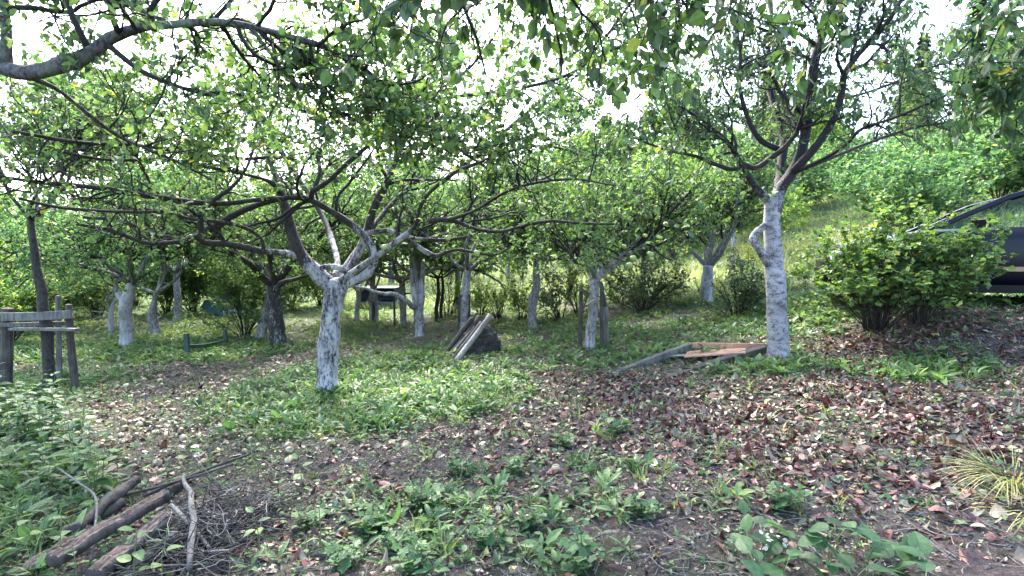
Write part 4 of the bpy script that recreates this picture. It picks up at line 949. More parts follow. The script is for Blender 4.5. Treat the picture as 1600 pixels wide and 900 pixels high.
# ------------------------------------------------------------------ dark blue shed, low wall, tarpaulin far left of centre
def boxmb(mb, lo, hi, bev=.02):
    lo = np.array(lo, float); hi = np.array(hi, float)
    plank(mb, ((lo[0]), (lo[1]+hi[1])/2, (lo[2]+hi[2])/2), ((hi[0]), (lo[1]+hi[1])/2, (lo[2]+hi[2])/2), hi[1]-lo[1], hi[2]-lo[2], wear=0, n=3)
sx0, sx1 = (556-800)/F*17.6, (615-800)/F*17.6
zt = float(terrain(-4.5, 17.6)); shed = thing('garden_shed', 'low dark blue shed on a grey wall glimpsed behind the main trunk', 'shed', (sx0, 17.6, zt))
b0 = np.array([sx0, 17.6, zt])
piece(shed, 'wall', lambda mb: boxmb(mb, (sx0, 17.6, zt+.20), (sx1, 19, zt+.62)), M_navy, b0)
piece(shed, 'base', lambda mb: boxmb(mb, (sx0-.04, 17.56, zt-.2), (sx1+.04, 19.04, zt+.197)), M_concrete, b0)
piece(shed, 'roof', lambda mb: boxmb(mb, (sx0-.05, 17.5, zt+.623), (sx1+.05, 19.1, zt+.66)), M_trimblk, b0)
def tarp(mb):
    x0, y0 = (352-800)/F*16, 16; z0 = float(terrain(x0, y0)); n = 12; v = []
    rr = np.random.default_rng(3)
    for i in range(n):
        for j in range(n):
            u, w = i/(n-1)*2-1, j/(n-1)*2-1
            v.append((x0+u*.6, y0+w*.7, z0+.65*max(0, 1-u*u)**.6*max(0, 1-w*w)**.5+.03*rr.standard_normal()))
    mb.add(v, [np.array([(i*n+j, i*n+j+1, (i+1)*n+j+1, (i+1)*n+j) for i in range(n-1) for j in range(n-1)])], wash=0)
mbt = MB(); tarp(mbt); tag(link('tarpaulin', mbt.mesh('tarpaulin', M_teal, True)), 'teal tarpaulin heaped over a low pile by the far hedge', 'tarpaulin')
mbt = MB(); xx = (372-800)/F*15.2; zz = float(terrain(xx, 15.2)); boxmb(mbt, (xx-.35, 15, zz), (xx+.35, 15.5, zz+.16)); tag(link('cold_frame', mbt.mesh('cold_frame', M_paleblue, False)), 'low pale blue box beside the teal tarpaulin', 'box')

# ------------------------------------------------------------------ the parked car
def build_car():
    x0 = (1287-800)/F*6.1+.45; yN = 6.15; W2 = .86; yC = yN+W2; z0 = 1.0
    root = thing('parked_car', 'dark navy car with tan side moulding parked behind the currant bush', 'car', (4.5, 7.78, z0), math.radians(-25))
    Ln = 4.25
    def S(x, tbl): return np.interp(x, [a for a, b in tbl], [b for a, b in tbl])
    belt = [(0, .56), (.08, .68), (.35, .78), (1.05, .90), (1.6, .94), (3.6, .98), (4.1, .92), (4.25, .70)]
    top = [(0, .58), (.08, .70), (.35, .80), (.7, .87), (1.15, .95), (3.9, .99), (4.15, .93), (4.25, .72)]
    sill = [(0, .30), (.2, .22), (4.0, .24), (4.25, .38)]
    half = [(0, .55), (.1, .68), (.35, .80), (.9, .86), (3.4, .86), (4.0, .80), (4.25, .64)]
    wheels = (.82, 3.35); wr = .31
    def lower(mb):
        xs = np.unique(np.concatenate([np.linspace(0, Ln, 60), [w+d for w in wheels for d in np.linspace(-.37, .37, 15)]])); rings = []
        for x in xs:
            h = S(x, half); b = S(x, belt); t = S(x, top); s = S(x, sill)
            for w in wheels:
                if abs(x-w) < .37: s = max(s, .29+math.sqrt(max(0, .37**2-(x-w)**2))-.0)
            s = min(s, b-.12)
            prof = [(-h*.93, s), (-h*.99, s+(b-s)*.25), (-h, s+(b-s)*.55), (-h*.985, s+(b-s)*.8), (-h*.93, b), (-h*.8, t), (-h*.4, t+.025), (0, t+.03)]
            prof += [(-a, c) for a, c in prof[-2::-1]]
            rings.append([(x0+x, yC+a, z0+c) for a, c in prof])
        n = len(rings[0]); v = np.array(rings).reshape(-1, 3); f = [(i*n+j, i*n+(j+1) % n, (i+1)*n+(j+1) % n, (i+1)*n+j) for i in range(len(rings)-1) for j in range(n)]
        v = np.concatenate([v, [v[:n].mean(0)], [v[-n:].mean(0)]]); k = len(v)-2; m_ = (len(rings)-1)*n
        mb.add(v, [np.array(f), np.array([((j+1) % n, j, k) for j in range(n)]+[(m_+j, m_+(j+1) % n, k+1) for j in range(n)])], wash=0)
    b = np.array([x0, yC, z0])
    body = piece(root, 'body', lower, M_paint, b, True)
    roofp = [(1.12, .93), (1.5, 1.14), (1.9, 1.33), (2.15, 1.41), (2.6, 1.45), (3.1, 1.44), (3.6, 1.37), (4.0, 1.12), (4.12, .96)]
    def gh(x): return S(x, roofp)
    def roof(mb):
        xs = np.linspace(1.95, 3.65, 14); rings = []
        for x in xs:
            z = gh(x); rings.append([(x0+x, yC+a, z0+z+c) for a, c in ((-.62, -.05), (-.60, -.01), (-.45, .01), (0, .02), (.45, .01), (.60, -.01), (.62, -.05), (.45, -.03), (0, -.02), (-.45, -.03))])
        n = 10; v = np.array(rings).reshape(-1, 3); f = [(i*n+j, i*n+(j+1) % n, (i+1)*n+(j+1) % n, (i+1)*n+j) for i in range(13) for j in range(n)]
        mb.add(v, [np.array(f), np.array([tuple(reversed(range(4)))])+0], wash=0)
    piece(root, 'roof', roof, M_paint, b, True)
    for sd in (-1, 1):
        def side(z, x):   # y of the greenhouse side at height z
            return yC+sd*(.80-.18*(z-.93)/.5)
        def pil(pts, w):
            def fn(mb):
                for (xa, za), (xb, zb) in zip(pts[:-1], pts[1:]):
                    plank(mb, (x0+xa, side(za, xa), z0+za), (x0+xb, side(zb, xb), z0+zb), w, .05, up=(0, sd, .3), wear=0, n=3)
            return fn
        piece(root, 'pillar', pil([(1.10, .93), (1.5, 1.14), (1.9, 1.33), (2.15, 1.40), (2.6, 1.43), (3.1, 1.42), (3.6, 1.35), (4.0, 1.10), (4.12, .96)], .06), M_paint, b)
        piece(root, 'pillar', pil([(2.62, .95), (2.58, 1.42)], .08), M_trimblk, b)
        piece(root, 'pillar', pil([(3.45, .97), (3.55, 1.35)], .07), M_trimblk, b)
        for w0, w1 in ((1.35, 2.57), (2.66, 3.45)):
            def pane(mb):
                xs = np.linspace(w0, w1, 8); v = []
                for x in xs:
                    zt_ = gh(x)-.05
                    v += [(x0+x, side(.955, x), z0+.95), (x0+x, side(zt_, x), z0+max(zt_, .955))]
                mb.add(v, [np.array([(2*i, 2*i+2, 2*i+3, 2*i+1) for i in range(7)])], wash=0)
            piece(root, 'side_window', pane, M_glass, b)
        piece(root, 'side_moulding', lambda mb: plank(mb, (x0+.95+.35, yC+sd*.872, z0+.47), (x0+2.98, yC+sd*.872, z0+.47), .055, .03, up=(0, sd, 0), wear=0), M_tan, b, label='tan moulding strip along the doors')
        piece(root, 'sill_trim', lambda mb: plank(mb, (x0+1.22, yC+sd*.80, z0+.235), (x0+2.95, yC+sd*.80, z0+.235), .10, .03, up=(0, sd, 0), wear=0), M_trimblk, b)
        piece(root, 'mirror', lambda mb: plank(mb, (x0+1.5, yC+sd*.90, z0+1.0), (x0+1.62, yC+sd*1.0, z0+1.0), .1, .12, up=(0, 0, 1), wear=0), M_paint, b)
        piece(root, 'headlight', lambda mb: plank(mb, (x0+.03, yC+sd*.42, z0+.60), (x0+.12, yC+sd*.66, z0+.63), .06, .13, up=(0, 0, 1), wear=0), M_lamp, b)
        piece(root, 'door_handle', lambda mb: plank(mb, (x0+2.3, yC+sd*.875, z0+.80), (x0+2.46, yC+sd*.875, z0+.80), .03, .02, up=(0, sd, 0), wear=0), M_trimblk, b)
        piece(root, 'bumper', lambda mb: plank(mb, (x0+.01, yC+sd*.01, z0+.38), (x0+.16, yC+sd*.70, z0+.38), .10, .2, wear=0), M_trimblk, b) if sd == 1 else piece(root, 'bumper', lambda mb: plank(mb, (x0+.01, yC-.01, z0+.38), (x0+.16, yC-.70, z0+.38), .10, .2, wear=0), M_trimblk, b)
        for wx in wheels:
            c = np.array([x0+wx, yC+sd*.76, z0+wr])
            def ringmb(mb, r0, r1, w):
                n = 28; v = []
                for j in range(n):
                    a = 6.2832*j/n
                    for r, yy in ((r0, -w), (r1-.03, -w), (r1, -w*.6), (r1, w*.6), (r1-.03, w), (r0, w)): v.append((c[0]+r*math.cos(a), c[1]+yy, c[2]+r*math.sin(a)))
                f = [(j*6+k, ((j+1) % n)*6+k, ((j+1) % n)*6+(k+1) % 6, j*6+(k+1) % 6) for j in range(n) for k in range(6)]
                mb.add(v, [np.array(f)], wash=0)
            wo_ = piece(root, 'wheel', lambda mb: ringmb(mb, .19, wr, .10), M_tyre, b, True)
            def spokes(mb):
                for k in range(5):
                    a = 6.2832*k/5; plank(mb, c+np.array([0, sd*.05, 0]), c+np.array([.19*math.cos(a), sd*.05, .19*math.sin(a)]), .06, .03, up=(0, 1, 0), wear=0, n=3)
                ringmb(mb, .165, .20, .07)
            piece(wo_, 'rim', spokes, M_rim, b)
    def wsh(mb):
        v = []
        for x in (1.14, 1.9):
            z = gh(x)+.0
            for a in np.linspace(-1, 1, 7): v.append((x0+x-.05*(1-a*a), yC+a*(.78-.17*(z-.93)/.5), z0+z))
        mb.add(v, [np.array([(j, j+1, 8+j, 7+j) for j in range(6)])], wash=0)
    piece(root, 'windscreen', wsh, M_glass, b)
    def rw(mb):
        v = []
        for x in (3.66, 4.1):
            z = gh(x)
            for a in np.linspace(-1, 1, 7): v.append((x0+x+.05*(1-a*a), yC+a*(.78-.17*(z-.93)/.5), z0+z))
        mb.add(v, [np.array([(j, j+1, 8+j, 7+j) for j in range(6)])], wash=0)
    piece(root, 'rear_window', rw, M_glass, b)
    for sx in (1.95, ):
        for sd in (-.36, .36):
            piece(root, 'seat', lambda mb: (plank(mb, (x0+sx+.1, yC+sd, z0+.5), (x0+sx+.55, yC+sd, z0+.48), .45, .16, wear=0), plank(mb, (x0+sx+.55, yC+sd, z0+.5), (x0+sx+.75, yC+sd, z0+1.12), .42, .12, up=(-1, 0, 0), wear=0), plank(mb, (x0+sx+.76, yC+sd, z0+1.13), (x0+sx+.79, yC+sd, z0+1.3), .24, .1, up=(-1, 0, 0), wear=0)), M_trimblk, b)
def glass_mat():
    m, nt, out = mat('car_glass'); L = nt.links.new
    t = N(nt, 'ShaderNodeBsdfTransparent'); t.inputs[0].default_value = (.72, .82, .80, 1); g_ = N(nt, 'ShaderNodeBsdfGlossy'); g_.inputs['Roughness'].default_value = .02
    fz = N(nt, 'ShaderNodeFresnel'); fz.inputs[0].default_value = 1.3; mx = N(nt, 'ShaderNodeMixShader'); L(fz.outputs[0], mx.inputs[0]); L(t.outputs[0], mx.inputs[1]); L(g_.outputs[0], mx.inputs[2]); L(mx.outputs[0], out.inputs[0]); return m
M_glass = glass_mat()
build_car()

# ------------------------------------------------------------------ ground cover
rng = np.random.default_rng(99)
def scatter(n, x0, x1, y0, y1, dens, power=1.0):
    """points with density falling off with distance"""
    out = []
    while sum(map(len, out)) < n:
        k = n*3; y = y0+(y1-y0)*rng.random(k)**power; half = 1.02*y+.6
        x = np.where(rng.random(k) < 1, rng.uniform(-1, 1, k)*half, 0); ok = (x > x0) & (x < x1) & (rng.random(k) < dens(x, y))
        out.append(np.stack([x[ok], y[ok]], 1))
    return np.concatenate(out)[:n]
def on_ground(p, dz=0): return np.stack([p[:, 0], p[:, 1], terrain(p[:, 0], p[:, 1])+dz], 1)
# fallen leaves: brown carpet at the right, sparser and paler elsewhere
def litter(name, n, y0, y1, dens, T, size, m, label, lift=.012, tilt=.32):
    p = on_ground(scatter(n, -20, 12, y0, y1, dens, .8)); p[:, 2] += rng.random(n)*lift
    d = rng.standard_normal((n, 3)); d[:, 2] *= tilt*.6; u = np.array([0, 0, 1.])*np.sign(rng.random(n)-.25)[:, None]+rng.standard_normal((n, 3))*tilt*.8
    lb = MB(); add_leaves(lb, T, p, d, u, size*rng.uniform(.3, 1.5, n), rng, .5)
    tag(link(name, lb.mesh(name, m)), label, 'leaves', kind='stuff')
litter('fallen_leaves', 27000, 2.3, 8.5, brown_at, tmpl('near', .33, .14, .3), .052, M_litter, 'dry brown and reddish fallen leaves carpeting the soil at the right')
litter('leaf_crumbs', 90000, 2.3, 10, lambda x, y: .6+.4*path_line(x, y), tmpl('far', .36, .18, .2), .019, M_litter2, 'small pale dry leaf fragments and crumbs strewn over the soil', .006, .4)
litter('pale_fallen_leaves', 7000, 4, 16, lambda x, y: .35+.65*path_line(x, y), tmpl('mid', .33, .1, .2), .045, M_litter2, 'pale fallen leaves strewn along the path and under the trees')
# twigs on the soil
def twiglets(n):
    p = on_ground(scatter(n, -20, 12, 2.3, 9, lambda x, y: .5+0*x, 1.2), .008); a = rng.uniform(0, 6.28, n); L = rng.uniform(.03, .16, n)
    P = np.empty((n, 4, 3)); d = np.stack([np.cos(a), np.sin(a), rng.uniform(-.02, .15, n)], 1)
    P[:, 0] = p
    for j in range(1, 4): d = nrm(d+rng.standard_normal((n, 3))*np.array([.2, .2, .05])); P[:, j] = P[:, j-1]+d*(L/3)[:, None]
    v, f = tubes(P, rng.uniform(.0012, .0035, (n, 1))*np.ones((1, 4)), 3); mb = MB(); mb.add(v, f, wash=0); tag(link('small_twigs', mb.mesh('small_twigs', M_greywood)), 'thin dry twigs and stalks scattered over the soil', 'twigs', kind='stuff')
twiglets(9000)
# low broad-leaved weeds
def weeds(name, npl, y0, y1, dens, per, size, T, m, label, elev=(.2, 1.1), stem=.03, power=.85, hgt=.0, x0=-25, x1=25, drop=0):
    q = on_ground(scatter(npl, x0, x1, y0, y1, dens, power)); i = np.repeat(np.arange(npl), per); n = len(i)
    a = rng.uniform(0, 6.28, n); e = rng.uniform(*elev, n); sc = rng.uniform(.5, 1.25, npl)[i]
    d = np.stack([np.cos(a)*np.cos(e), np.sin(a)*np.cos(e), np.sin(e)], 1)
    p = q[i]+np.stack([np.cos(a), np.sin(a), 0*a], 1)*stem*sc[:, None]*rng.random(n)[:, None]; p[:, 2] += hgt*rng.random(n)*sc
    u = np.array([0, 0, 1.])+rng.standard_normal((n, 3))*.3
    rnd = np.clip(np.repeat(rng.random(npl), per)*.7+rng.random(n)*.3, 0, 1)
    lb = MB(); add_leaves(lb, T, p, d, u, size*sc*rng.uniform(.6, 1.2, n), rng, .2, rnd)
    tag(link(name, lb.mesh(name, m)), label, 'weeds', kind='stuff')
gd = lambda x, y: green_at(x, y)**1.6
weeds('low_weeds', 3500, 2.4, 10, gd, 8, .105, tmpl('near', .17, .05, .35), M_weed, 'dense low broad leaved weeds round the main tree and along the foreground', hgt=.05)
weeds('ground_ivy', 8000, 2.4, 13, lambda x, y: green_at(x, y)*.9+.04*(1-path_line(x, y)), 6, .038, tmpl('mid', .42, .05, .1), M_weed2, 'small round leaved creeping weeds spread over the ground', hgt=.05, stem=.08, elev=(-.2, .6))
weeds('far_weeds', 9000, 8, 26, lambda x, y: green_at(x, y)+.08*(1-path_line(x, y)), 6, .10, tmpl('far', .2, .05, .3), M_grass, 'rough grass and weeds under the trees further back', hgt=.05, power=1.0)
weeds('grass', 9000, 2.5, 14, lambda x, y: np.clip(green_at(x, y), 0, 1)**2+.03, 9, .13, tmpl('blade', .028, .0, .45), M_grass, 'thin green grass blades growing in tufts across the orchard floor', elev=(.7, 1.4), stem=.03)
weeds('seedlings', 1700, 2.4, 7, lambda x, y: .5+0*x, 5, .036, tmpl('near', .26, .06, .2), M_weed, 'scattered single seedlings on the leaf litter', hgt=.03, elev=(0, .8))
weeds('slope_grass', 24000, 11, 55, lambda x, y: (x > .28*y)*.9+(y > 17)*(x > -.35*y)*.7+.02, 7, .38, tmpl('blade', .035, 0, .5), M_field, 'tall sunlit yellow green grass on the slope at the right', elev=(.6, 1.5), stem=.2, power=.9, x0=-12, x1=60)

# tall plants of the foreground: each a thing (stem + leaves)
def herb(name, label, h, nl, size, seed, T, m, nst=1, alt=True, spread=.05, leafdrop=.1, cat='plant', group=None):
    rg_ = np.random.default_rng(seed); root = thing(name, label, cat, (0, 0, 0), 0, group); sp = MB(); lb = MB()
    for s in range(nst):
        a = rg_.uniform(0, 6.28); M = 8; P = np.zeros((1, M, 3)); P[0, :, 2] = np.linspace(-.02, h*rg_.uniform(.7, 1.1), M); P[0, :, 0] = spread*math.cos(a)*(np.linspace(.3, 1, M)**1.2)*3*h; P[0, :, 1] = spread*math.sin(a)*(np.linspace(.3, 1, M)**1.2)*3*h
        P[0] += np.cumsum(rg_.standard_normal((M, 3))*.006, 0); v, f = tubes(P, np.linspace(.0035, .0015, M)[None], 5); sp.add(v, f, wash=0)
        pp = []; dd = []; ss = []
        for k in range(nl):
            t = .18+.8*k/(nl-1) if nl > 1 else 1; j = t*(M-1); j0 = min(int(j), M-2); p = P[0, j0]*(1-(j-j0))+P[0, j0+1]*(j-j0)
            a0 = k*(1.57 if alt else 2.4)+rg_.uniform(-.3, .3)
            for o_ in ((0, math.pi) if alt else (0,)):
                e = .55*t-leafdrop+rg_.uniform(-.25, .25); pp.append(p); dd.append((math.cos(a0+o_)*math.cos(e), math.sin(a0+o_)*math.cos(e), math.sin(e))); ss.append(size*(1.05-.55*abs(t-.45)*1.3)*rg_.uniform(.8, 1.2))
        pp = np.array(pp); dd = np.array(dd); add_leaves(lb, T, pp+dd*.012, dd, np.tile([0, 0, 1.], (len(pp), 1))+rg_.standard_normal(pp.shape)*.2, np.array(ss), rg_, .15)
    link('stem', sp.mesh('stem', M_weedstem, True), root); link('foliage', lb.mesh('foliage', m), root); return root
M_weedstem = plain('green_stem', (.10, .14, .05), .6)
nt1 = herb('nettle', 'x', .42, 6, .105, 1, tmpl('near', .28, .06, .25), M_weed2, nst=3, group='nettles at the left edge')
nt2 = herb('nettle', 'x', .34, 5, .10, 2, tmpl('near', .30, .06, .25), M_weed, nst=4, group='nettles at the left edge')
sd1 = herb('sapling', 'x', .30, 6, .07, 3, tmpl('near', .27, .06, .2), M_weed, nst=1, alt=False, group='young saplings in the foreground')
dk1 = herb('dandelion', 'x', .05, 6, .105, 4, tmpl('near', .15, .05, .45), M_weed, nst=1, alt=False, leafdrop=-.35, group='dandelion rosettes in the foreground')
pl1 = herb('clover_plant', 'x', .12, 5, .07, 5, tmpl('lobed', .3, .05, .05), M_weed2, nst=4, spread=.2, group='low lobed plants in the foreground')
first = set()
def place(src, x, y, sc, label, dz=-.01):
    loc = (x, y, float(terrain(x, y))+dz); rz = float(rng.uniform(0, 6.28))
    if src.name not in first:
        first.add(src.name); src.location = loc; src.rotation_euler = (0, 0, rz); src.scale = (sc,)*3; src['label'] = label
    else: dup(src, loc, rz, sc, label)
for i in range(19):
    x, y = rng.uniform(-4.3, -2.0), rng.uniform(2.7, 4.8)
    lim = -.56*y-.35 if y < 3.5 else -.80*y
    if x > lim: x = lim-rng.random()*.6
    place(nt1 if i % 2 else nt2, x, y, float(rng.uniform(.7, 1.2)), ('grey green nettle clump in the thick growth along the left edge', 'bright green nettle clump in the thick growth along the left edge')[i % 2 == 0])
for i in range(14):
    y = rng.uniform(4.4, 6.0); x = -.84*y-rng.random()*1.2; place(nt1 if i % 2 else nt2, x, y, float(rng.uniform(.7, 1.1)), ('grey green nettle clump below the timber rail', 'bright green nettle clump below the timber rail')[i % 2 == 0])
for px, py in ((160, 740), (190, 735), (410, 850), (445, 790), (475, 760), (640, 720), (400, 730), (330, 720), (290, 725), (500, 850), (120, 900), (60, 850), (20, 870), (90, 880), (210, 900), (245, 905), (30, 830), (270, 760), (230, 750)):
    g_ = G(px, py+15); place(sd1, g_[0], g_[1], float(rng.uniform(.8, 1.3)), 'upright young sapling with oval leaves in the left foreground')
for px, py in ((430, 880), (520, 865), (570, 860), (390, 890), (690, 830), (600, 880), (470, 895), (930, 810), (860, 850), (980, 860), (740, 780), (850, 760), (1080, 790), (1150, 700), (560, 760), (1020, 690), (700, 860), (540, 800), (350, 880), (1110, 800), (950, 740)):
    g_ = G(px, py); place(dk1, g_[0], g_[1], float(rng.uniform(.6, 1.15)), 'rosette of long toothed green leaves growing in the foreground soil')
for px, py in ((580, 830), (620, 860), (660, 800), (760, 850), (800, 740), (480, 830), (1000, 810), (830, 830), (540, 890), (900, 890), (640, 890), (720, 740), (880, 700), (960, 680), (1230, 800)):
    g_ = G(px, py); place(pl1, g_[0], g_[1], float(rng.uniform(.7, 1.2)), 'low spreading plant with small lobed leaves in the foreground soil')
# broad-leaved plant at the bottom right with white blossoms
gp = G(1300, 905)
bp = thing('broad_leaved_plant', 'clump of big rounded dark green leaves at the bottom right', 'plant', tuple(gp))
def bpl():
    sp = MB(); lb = MB(); rg_ = np.random.default_rng(6); n = 60; pp = []; dd = []; ss = []
    for k in range(n):
        bx, by = rg_.uniform(-.40, .42), rg_.uniform(-.22, .22); h = rg_.uniform(.04, .24)*(1-abs(bx)); a = rg_.uniform(0, 6.28); t_ = np.array([bx+.05*math.cos(a), by+.05*math.sin(a), h])
        P = smooth_path([(bx, by, -.03), (bx, by, h*.5), tuple(t_)], 5)[None]; v, f = tubes(P, np.full((1, 5), .002), 4); sp.add(v, f, wash=0)
        e = rg_.uniform(-.1, .9); pp.append(t_); dd.append((math.cos(a)*math.cos(e), math.sin(a)*math.cos(e), math.sin(e))); ss.append(rg_.uniform(.07, .125))
    pp = np.array(pp); add_leaves(lb, tmpl('near', .36, .06, .2), pp, np.array(dd), np.tile([0, 0, 1.], (n, 1))+rg_.standard_normal((n, 3))*.25, np.array(ss), rg_, .1, rg_.random(n)*.7)
    link('stems', sp.mesh('stems', M_weedstem, True), bp); link('foliage', lb.mesh('foliage', M_weed2), bp)
bpl()
g_ = G(1205, 885)
wf = thing('white_flowers', 'tiny white blossoms at the left end of the broad leaved clump', 'flowers', tuple(g_))
lb = MB(); P = rng.uniform(-1, 1, (26, 3))*np.array([.06, .05, .03])+np.array([0, 0, .14]); add_leaves(lb, tmpl('mid', .45, .03, .05), P, rng.standard_normal((26, 3)), np.tile([0, 0, 1.], (26, 1))+rng.standard_normal((26, 3))*.4, np.full(26, .022), rng); link('petals', lb.mesh('petals', M_whitefl), wf)
sp = MB(); P = np.zeros((8, 5, 3)); a = rng.uniform(-.06, .06, (8, 2)); P[:, :, :2] = a[:, None]*np.linspace(.4, 1, 5)[None, :, None]; P[:, :, 2] = np.linspace(-.02, .15, 5); v, f = tubes(P, np.full((8, 5), .0016), 4); sp.add(v, f, wash=0); link('stems', sp.mesh('stems', M_weedstem), wf)
# long dry grass tussock at the right edge
gt = G(1585, 745)
def tussock(loc, n, seed, L=.42):
    rg_ = np.random.default_rng(seed); a = rg_.uniform(0, 6.28, n); e = rg_.uniform(.1, .95, n)**1.1; d = np.stack([np.cos(a)*np.cos(e), np.sin(a)*np.cos(e), np.sin(e)], 1); lb = MB()
    r0 = rg_.random((n, 1))**.5*.17; P = np.stack([np.cos(a), np.sin(a), 0*a], 1)*r0; P[:, 2] = -.01
    add_leaves(lb, tmpl('blade', .0075, 0, .8), P, d, np.tile([0, 0, 1.], (n, 1))+rg_.standard_normal((n, 3))*.1, L*rg_.uniform(.6, 1.25, n), rg_, .2)
    o = link('grass_tussock', lb.mesh('grass_tussock', M_drygrass), None, tuple(loc)); return o
tag(tussock(gt, 300, 1, .36), 'long pale yellow grass tussock flopping over at the right edge', 'grass')
tag(tussock(G(1625, 800), 240, 2, .34), 'smaller dry grass tussock at the right edge nearer the camera', 'grass')
# goldenrod in the bright grass
gr_ = thing('goldenrod', 'x', 'flower', (0, 0, 0), 0, 'goldenrod in bloom in the field'); lb = MB(); sp = MB(); fb = MB()
for s in range(7):
    a = s*.9; P = smooth_path([(0.05*math.cos(a), .05*math.sin(a), -.02), (.12*math.cos(a), .12*math.sin(a), .5), (.25*math.cos(a), .25*math.sin(a), 1.0)], 8)[None]; v, f = tubes(P, np.full((1, 8), .004), 4); sp.add(v, f, wash=0)
    t = rng.random(22); p = np.stack([np.interp(t, np.linspace(0, 1, 8), P[0, :, c]) for c in range(3)], 1); add_leaves(lb, tmpl('far', .14), p, rng.standard_normal((22, 3)), np.tile([0, 0, 1.], (22, 1)), np.full(22, .1), rng)
    q = P[0, -1]+rng.standard_normal((50, 3))*np.array([.06, .06, .08]); add_leaves(fb, tmpl('far', .4), q, rng.standard_normal((50, 3)), rng.standard_normal((50, 3)), np.full(50, .024), rng)
link('stems', sp.mesh('stems', M_weedstem), gr_); link('foliage', lb.mesh('foliage', M_weed), gr_); link('blossom', fb.mesh('blossom', M_flower), gr_)
for i, (px, py, Y) in enumerate(((1165, 400, 11), (1180, 410, 12), (1260, 385, 11), (1290, 370, 12), (1158, 330, 15), (1170, 320, 16), (1245, 400, 13), (1060, 425, 12), (1225, 405, 10.5))):
    x = (px-800)/F*Y; loc = (x, Y, float(terrain(x, Y))); lab = 'goldenrod clump with yellow blossom in the bright field'
    if i == 0: gr_.location = loc; gr_['label'] = lab
    else: dup(gr_, loc, i, float(rng.uniform(.5, .8)), lab)

# fallen apples
ME_fallen = sphere_mesh('fallen_apple', M_rot, .03, 12, 8, .85, .2)
fa = scatter(150, -9, 5, 3.8, 11, lambda x, y: np.clip(.1+path_line(x, y)+.5*blob(x, y, 1.2, 6, 1.5, 1.2, .5), 0, 1), 1.0)
for x, y in fa:
    o = link('fallen_apple', ME_fallen, None, (x, y, float(terrain(x, y))+.018)); s_ = float(rng.uniform(.7, 1.25)); o.scale = (s_,)*3; o.rotation_euler = (rng.uniform(-1, 1), rng.uniform(-1, 1), rng.uniform(0, 6)); tag(o, 'pale brownish windfall apple lying on the orchard floor', 'apple', 'windfall apples on the orchard floor')
def clod(label, px, py, r, m_, name, sq=.6):
    g_ = G(px, py); rg_ = np.random.default_rng(int(px)); me = sphere_mesh(name, m_, r, 18, 14, sq, .1)
    co = np.empty(len(me.vertices)*3, np.float32); me.vertices.foreach_get('co', co); co = co.reshape(-1, 3); ph = rg_.uniform(0, 6, 3)
    co *= (1+.16*np.sin(co[:, :1]*110+ph[0])+.13*np.sin(co[:, 1:2]*150+ph[1])+.1*np.sin(co[:, 2:3]*190+ph[2])); me.vertices.foreach_set('co', co.ravel()); me.update()
    tag(link(name, me, None, (g_[0], g_[1], g_[2]+r*.3)), label, name.replace('_', ' '))
M_mush = plain('rotten_apple_skin', (.62, .36, .12), .5, nscale=40); M_mushw = plain('pale_rot', (.55, .42, .38), .7, nscale=50)
clod('orange and white rotting apple on the soil in the middle foreground', 762, 800, .036, M_mush, 'rotten_apple'); clod('small pale chunk beside the orange rotting apple', 779, 797, .022, M_mushw, 'rotten_apple')

# ------------------------------------------------------------------ log and twig pile at the bottom left
lg = np.random.default_rng(21)
logs = [((20, 915), (140, 842), 24, .03, 1, 'log with a pale split face at the left end of the pile'),
        ((150, 915), (268, 832), 34, .05, 1, 'thick log with a rough orange brown split face at the front of the pile'),
        ((85, 912), (262, 808), 26, .11, 1, 'long log with a narrow split face behind the thick front one'),
        ((120, 850), (215, 775), 18, .08, 0, 'dark bark covered log slanting up behind the split ones'),
        ((60, 860), (190, 800), 20, .03, 0, 'black wet log lying furthest left at the back'),
        ((170, 835), (290, 762), 17, .04, 0, 'dark thin log furthest back in the pile'),
        ((210, 895), (275, 850), 26, .02, 0, 'short black log end under the front split log')]
for (a, b_, w, lift, split, lab) in logs:
    ga, gb_ = G(*a), G(*b_); ga = ga+np.array([0, 0, lift]); gb_ = gb_+np.array([0, 0, lift+.03]); r = .92*w/2*((ga[1]+gb_[1])/2)/F
    n = 26; sd_ = 14; P = ga+(gb_-ga)*np.linspace(0, 1, n)[:, None]; P[1:-1] += np.cumsum(lg.standard_normal((n-2, 3))*.0035, 0)
    v, f = tubes(P[None], (r*(1+.05*lg.standard_normal(n)))[None], sd_, .07, lg); root = thing('log', lab, 'log', tuple(ga), 0, 'logs in the pile at the bottom left')
    mb = MB(); v = v.copy(); ax = nrm(gb_-ga); u_ = nrm(np.array([-.1, -.45, 1.])); u_ = nrm(u_-ax*np.dot(u_, ax))
    if split:   # cut the round away above a rough cleft
        k = np.arange(len(v)); c_ = P[np.minimum(k//sd_, n-1)]; h_ = (v-c_)@u_; cut = r*.5; over = h_ > cut; v[over] -= np.outer((h_[over]-cut), u_)
        mb.add(v, f, wash=0); link('bark', mb.mesh('bark', M_darkwood, True, ga), root)
        m2 = MB(); s_ = nrm(np.cross(ax, u_)); q = []; nn = 9
        for i in range(n):
            for j in range(nn):
                t_ = (j/(nn-1)*2-1)*.74; q.append(P[i]+s_*r*t_*(1+.08*lg.standard_normal())+u_*(cut+.004+r*.20*math.sin(j*2.1+i*.12)*(1-abs(t_))+.035*r*lg.standard_normal()))
        m2.add(np.array(q), [np.array([(i*nn+j, i*nn+j+1, (i+1)*nn+j+1, (i+1)*nn+j) for i in range(n-1) for j in range(nn-1)])], wash=0)
        link('split_face', m2.mesh('split_face', M_brownwood, False, ga), root)
    else:
        mb.add(v, f, wash=0); link('bark', mb.mesh('bark', M_darkwood, True, ga), root)
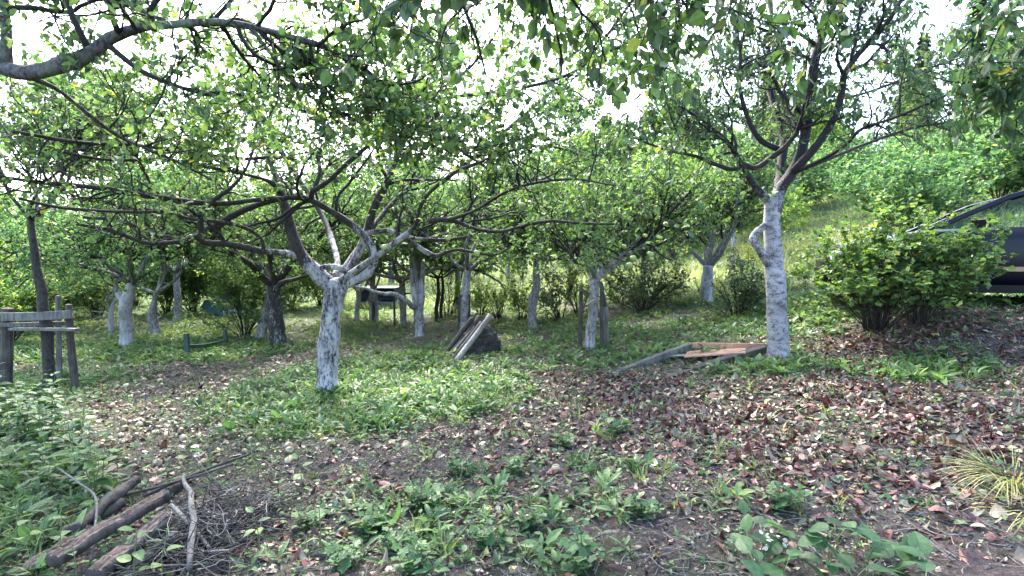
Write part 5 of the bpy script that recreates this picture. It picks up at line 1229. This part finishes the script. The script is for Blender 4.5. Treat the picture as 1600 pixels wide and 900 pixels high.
def stick(lab, pts, m_=M_greywood, name='stick'):
    rows = [(*(G(px, py)+np.array([0, 0, z])), w/2*G(px, py)[1]/F) for px, py, z, w in pts]; s = smooth_path(rows, 20); mb = MB(); v, f = tubes(s[None, :, :3], np.maximum(s[None, :, 3], .002), 8, .07, lg); mb.add(v, f, wash=0)
    o = rows[0][:3]; tag(link(name, mb.mesh(name, m_, True, o), None, tuple(o)), lab, 'stick', 'sticks on the twig pile')
stick('knobbly grey branch standing out across the twig pile', [(296, 915, .08, 9), (300, 880, .12, 10), (304, 850, .13, 9), (300, 825, .13, 9), (299, 800, .12, 8), (290, 785, .12, 7), (287, 772, .12, 4)], M_greywood)
stick('thin bent pale stick in front of the logs', [(143, 890, .05, 4), (150, 850, .1, 4), (150, 812, .14, 4), (120, 790, .16, 3), (88, 768, .18, 3)], M_greywood)
stick('dark crooked twig from the log ends toward the right', [(268, 815, .1, 6), (300, 850, .1, 7), (330, 880, .07, 5)])
stick('long dark stick reaching right behind the pile', [(225, 790, .06, 5), (300, 765, .1, 5), (390, 735, .12, 4)], M_darkwood)
stick('second long dark stick behind the pile', [(150, 800, .06, 5), (280, 775, .1, 4), (365, 752, .12, 4)], M_darkwood)
def twigpile():
    n = 520; c = G(325, 880); P = np.empty((n, 6, 3)); a = lg.uniform(-3.1, 3.1, n)
    x = c[0]+lg.uniform(-.30, .14, n); y = c[1]+lg.uniform(-.2, .6, n); z = terrain(x, y)+lg.random(n)*.11
    d = np.stack([np.cos(a), np.sin(a), lg.uniform(-.15, .2, n)], 1); L = lg.uniform(.10, .38, n); P[:, 0] = np.stack([x, y, z], 1)-d*(L/2)[:, None]
    for j in range(1, 6): d = nrm(d+lg.standard_normal((n, 3))*.20); P[:, j] = P[:, j-1]+d*(L/5)[:, None]
    P[:, :, 2] = np.maximum(P[:, :, 2], terrain(P[:, :, 0], P[:, :, 1])+.004)
    v, f = tubes(P, lg.uniform(.0018, .0055, (n, 1))*np.linspace(1, .5, 6)[None], 5); mb = MB(); mb.add(v, f, wash=0)
    tag(link('twig_pile', mb.mesh('twig_pile', M_darkwood, True)), 'tangled heap of thin dark twigs beside the logs at the bottom left', 'twigs', kind='stuff')
    k = 60; v, f = tubes(P[:k]+np.array([0, 0, .03]), lg.uniform(.0015, .004, (k, 1))*np.linspace(1, .5, 6)[None], 5); mb = MB(); mb.add(v, f, wash=0)
    tag(link('pale_twigs', mb.mesh('pale_twigs', M_peelwood, True)), 'thin pale dry twigs lying on top of the dark twig heap', 'twigs', kind='stuff')
twigpile()
clod('reddish white lump of rot on the twig pile', 366, 818, .045, M_mushw, 'rotten_apple', 1.0)
clod('pale rotten lump just below the reddish one on the twig pile', 372, 838, .035, M_mushw, 'rotten_apple', .8)
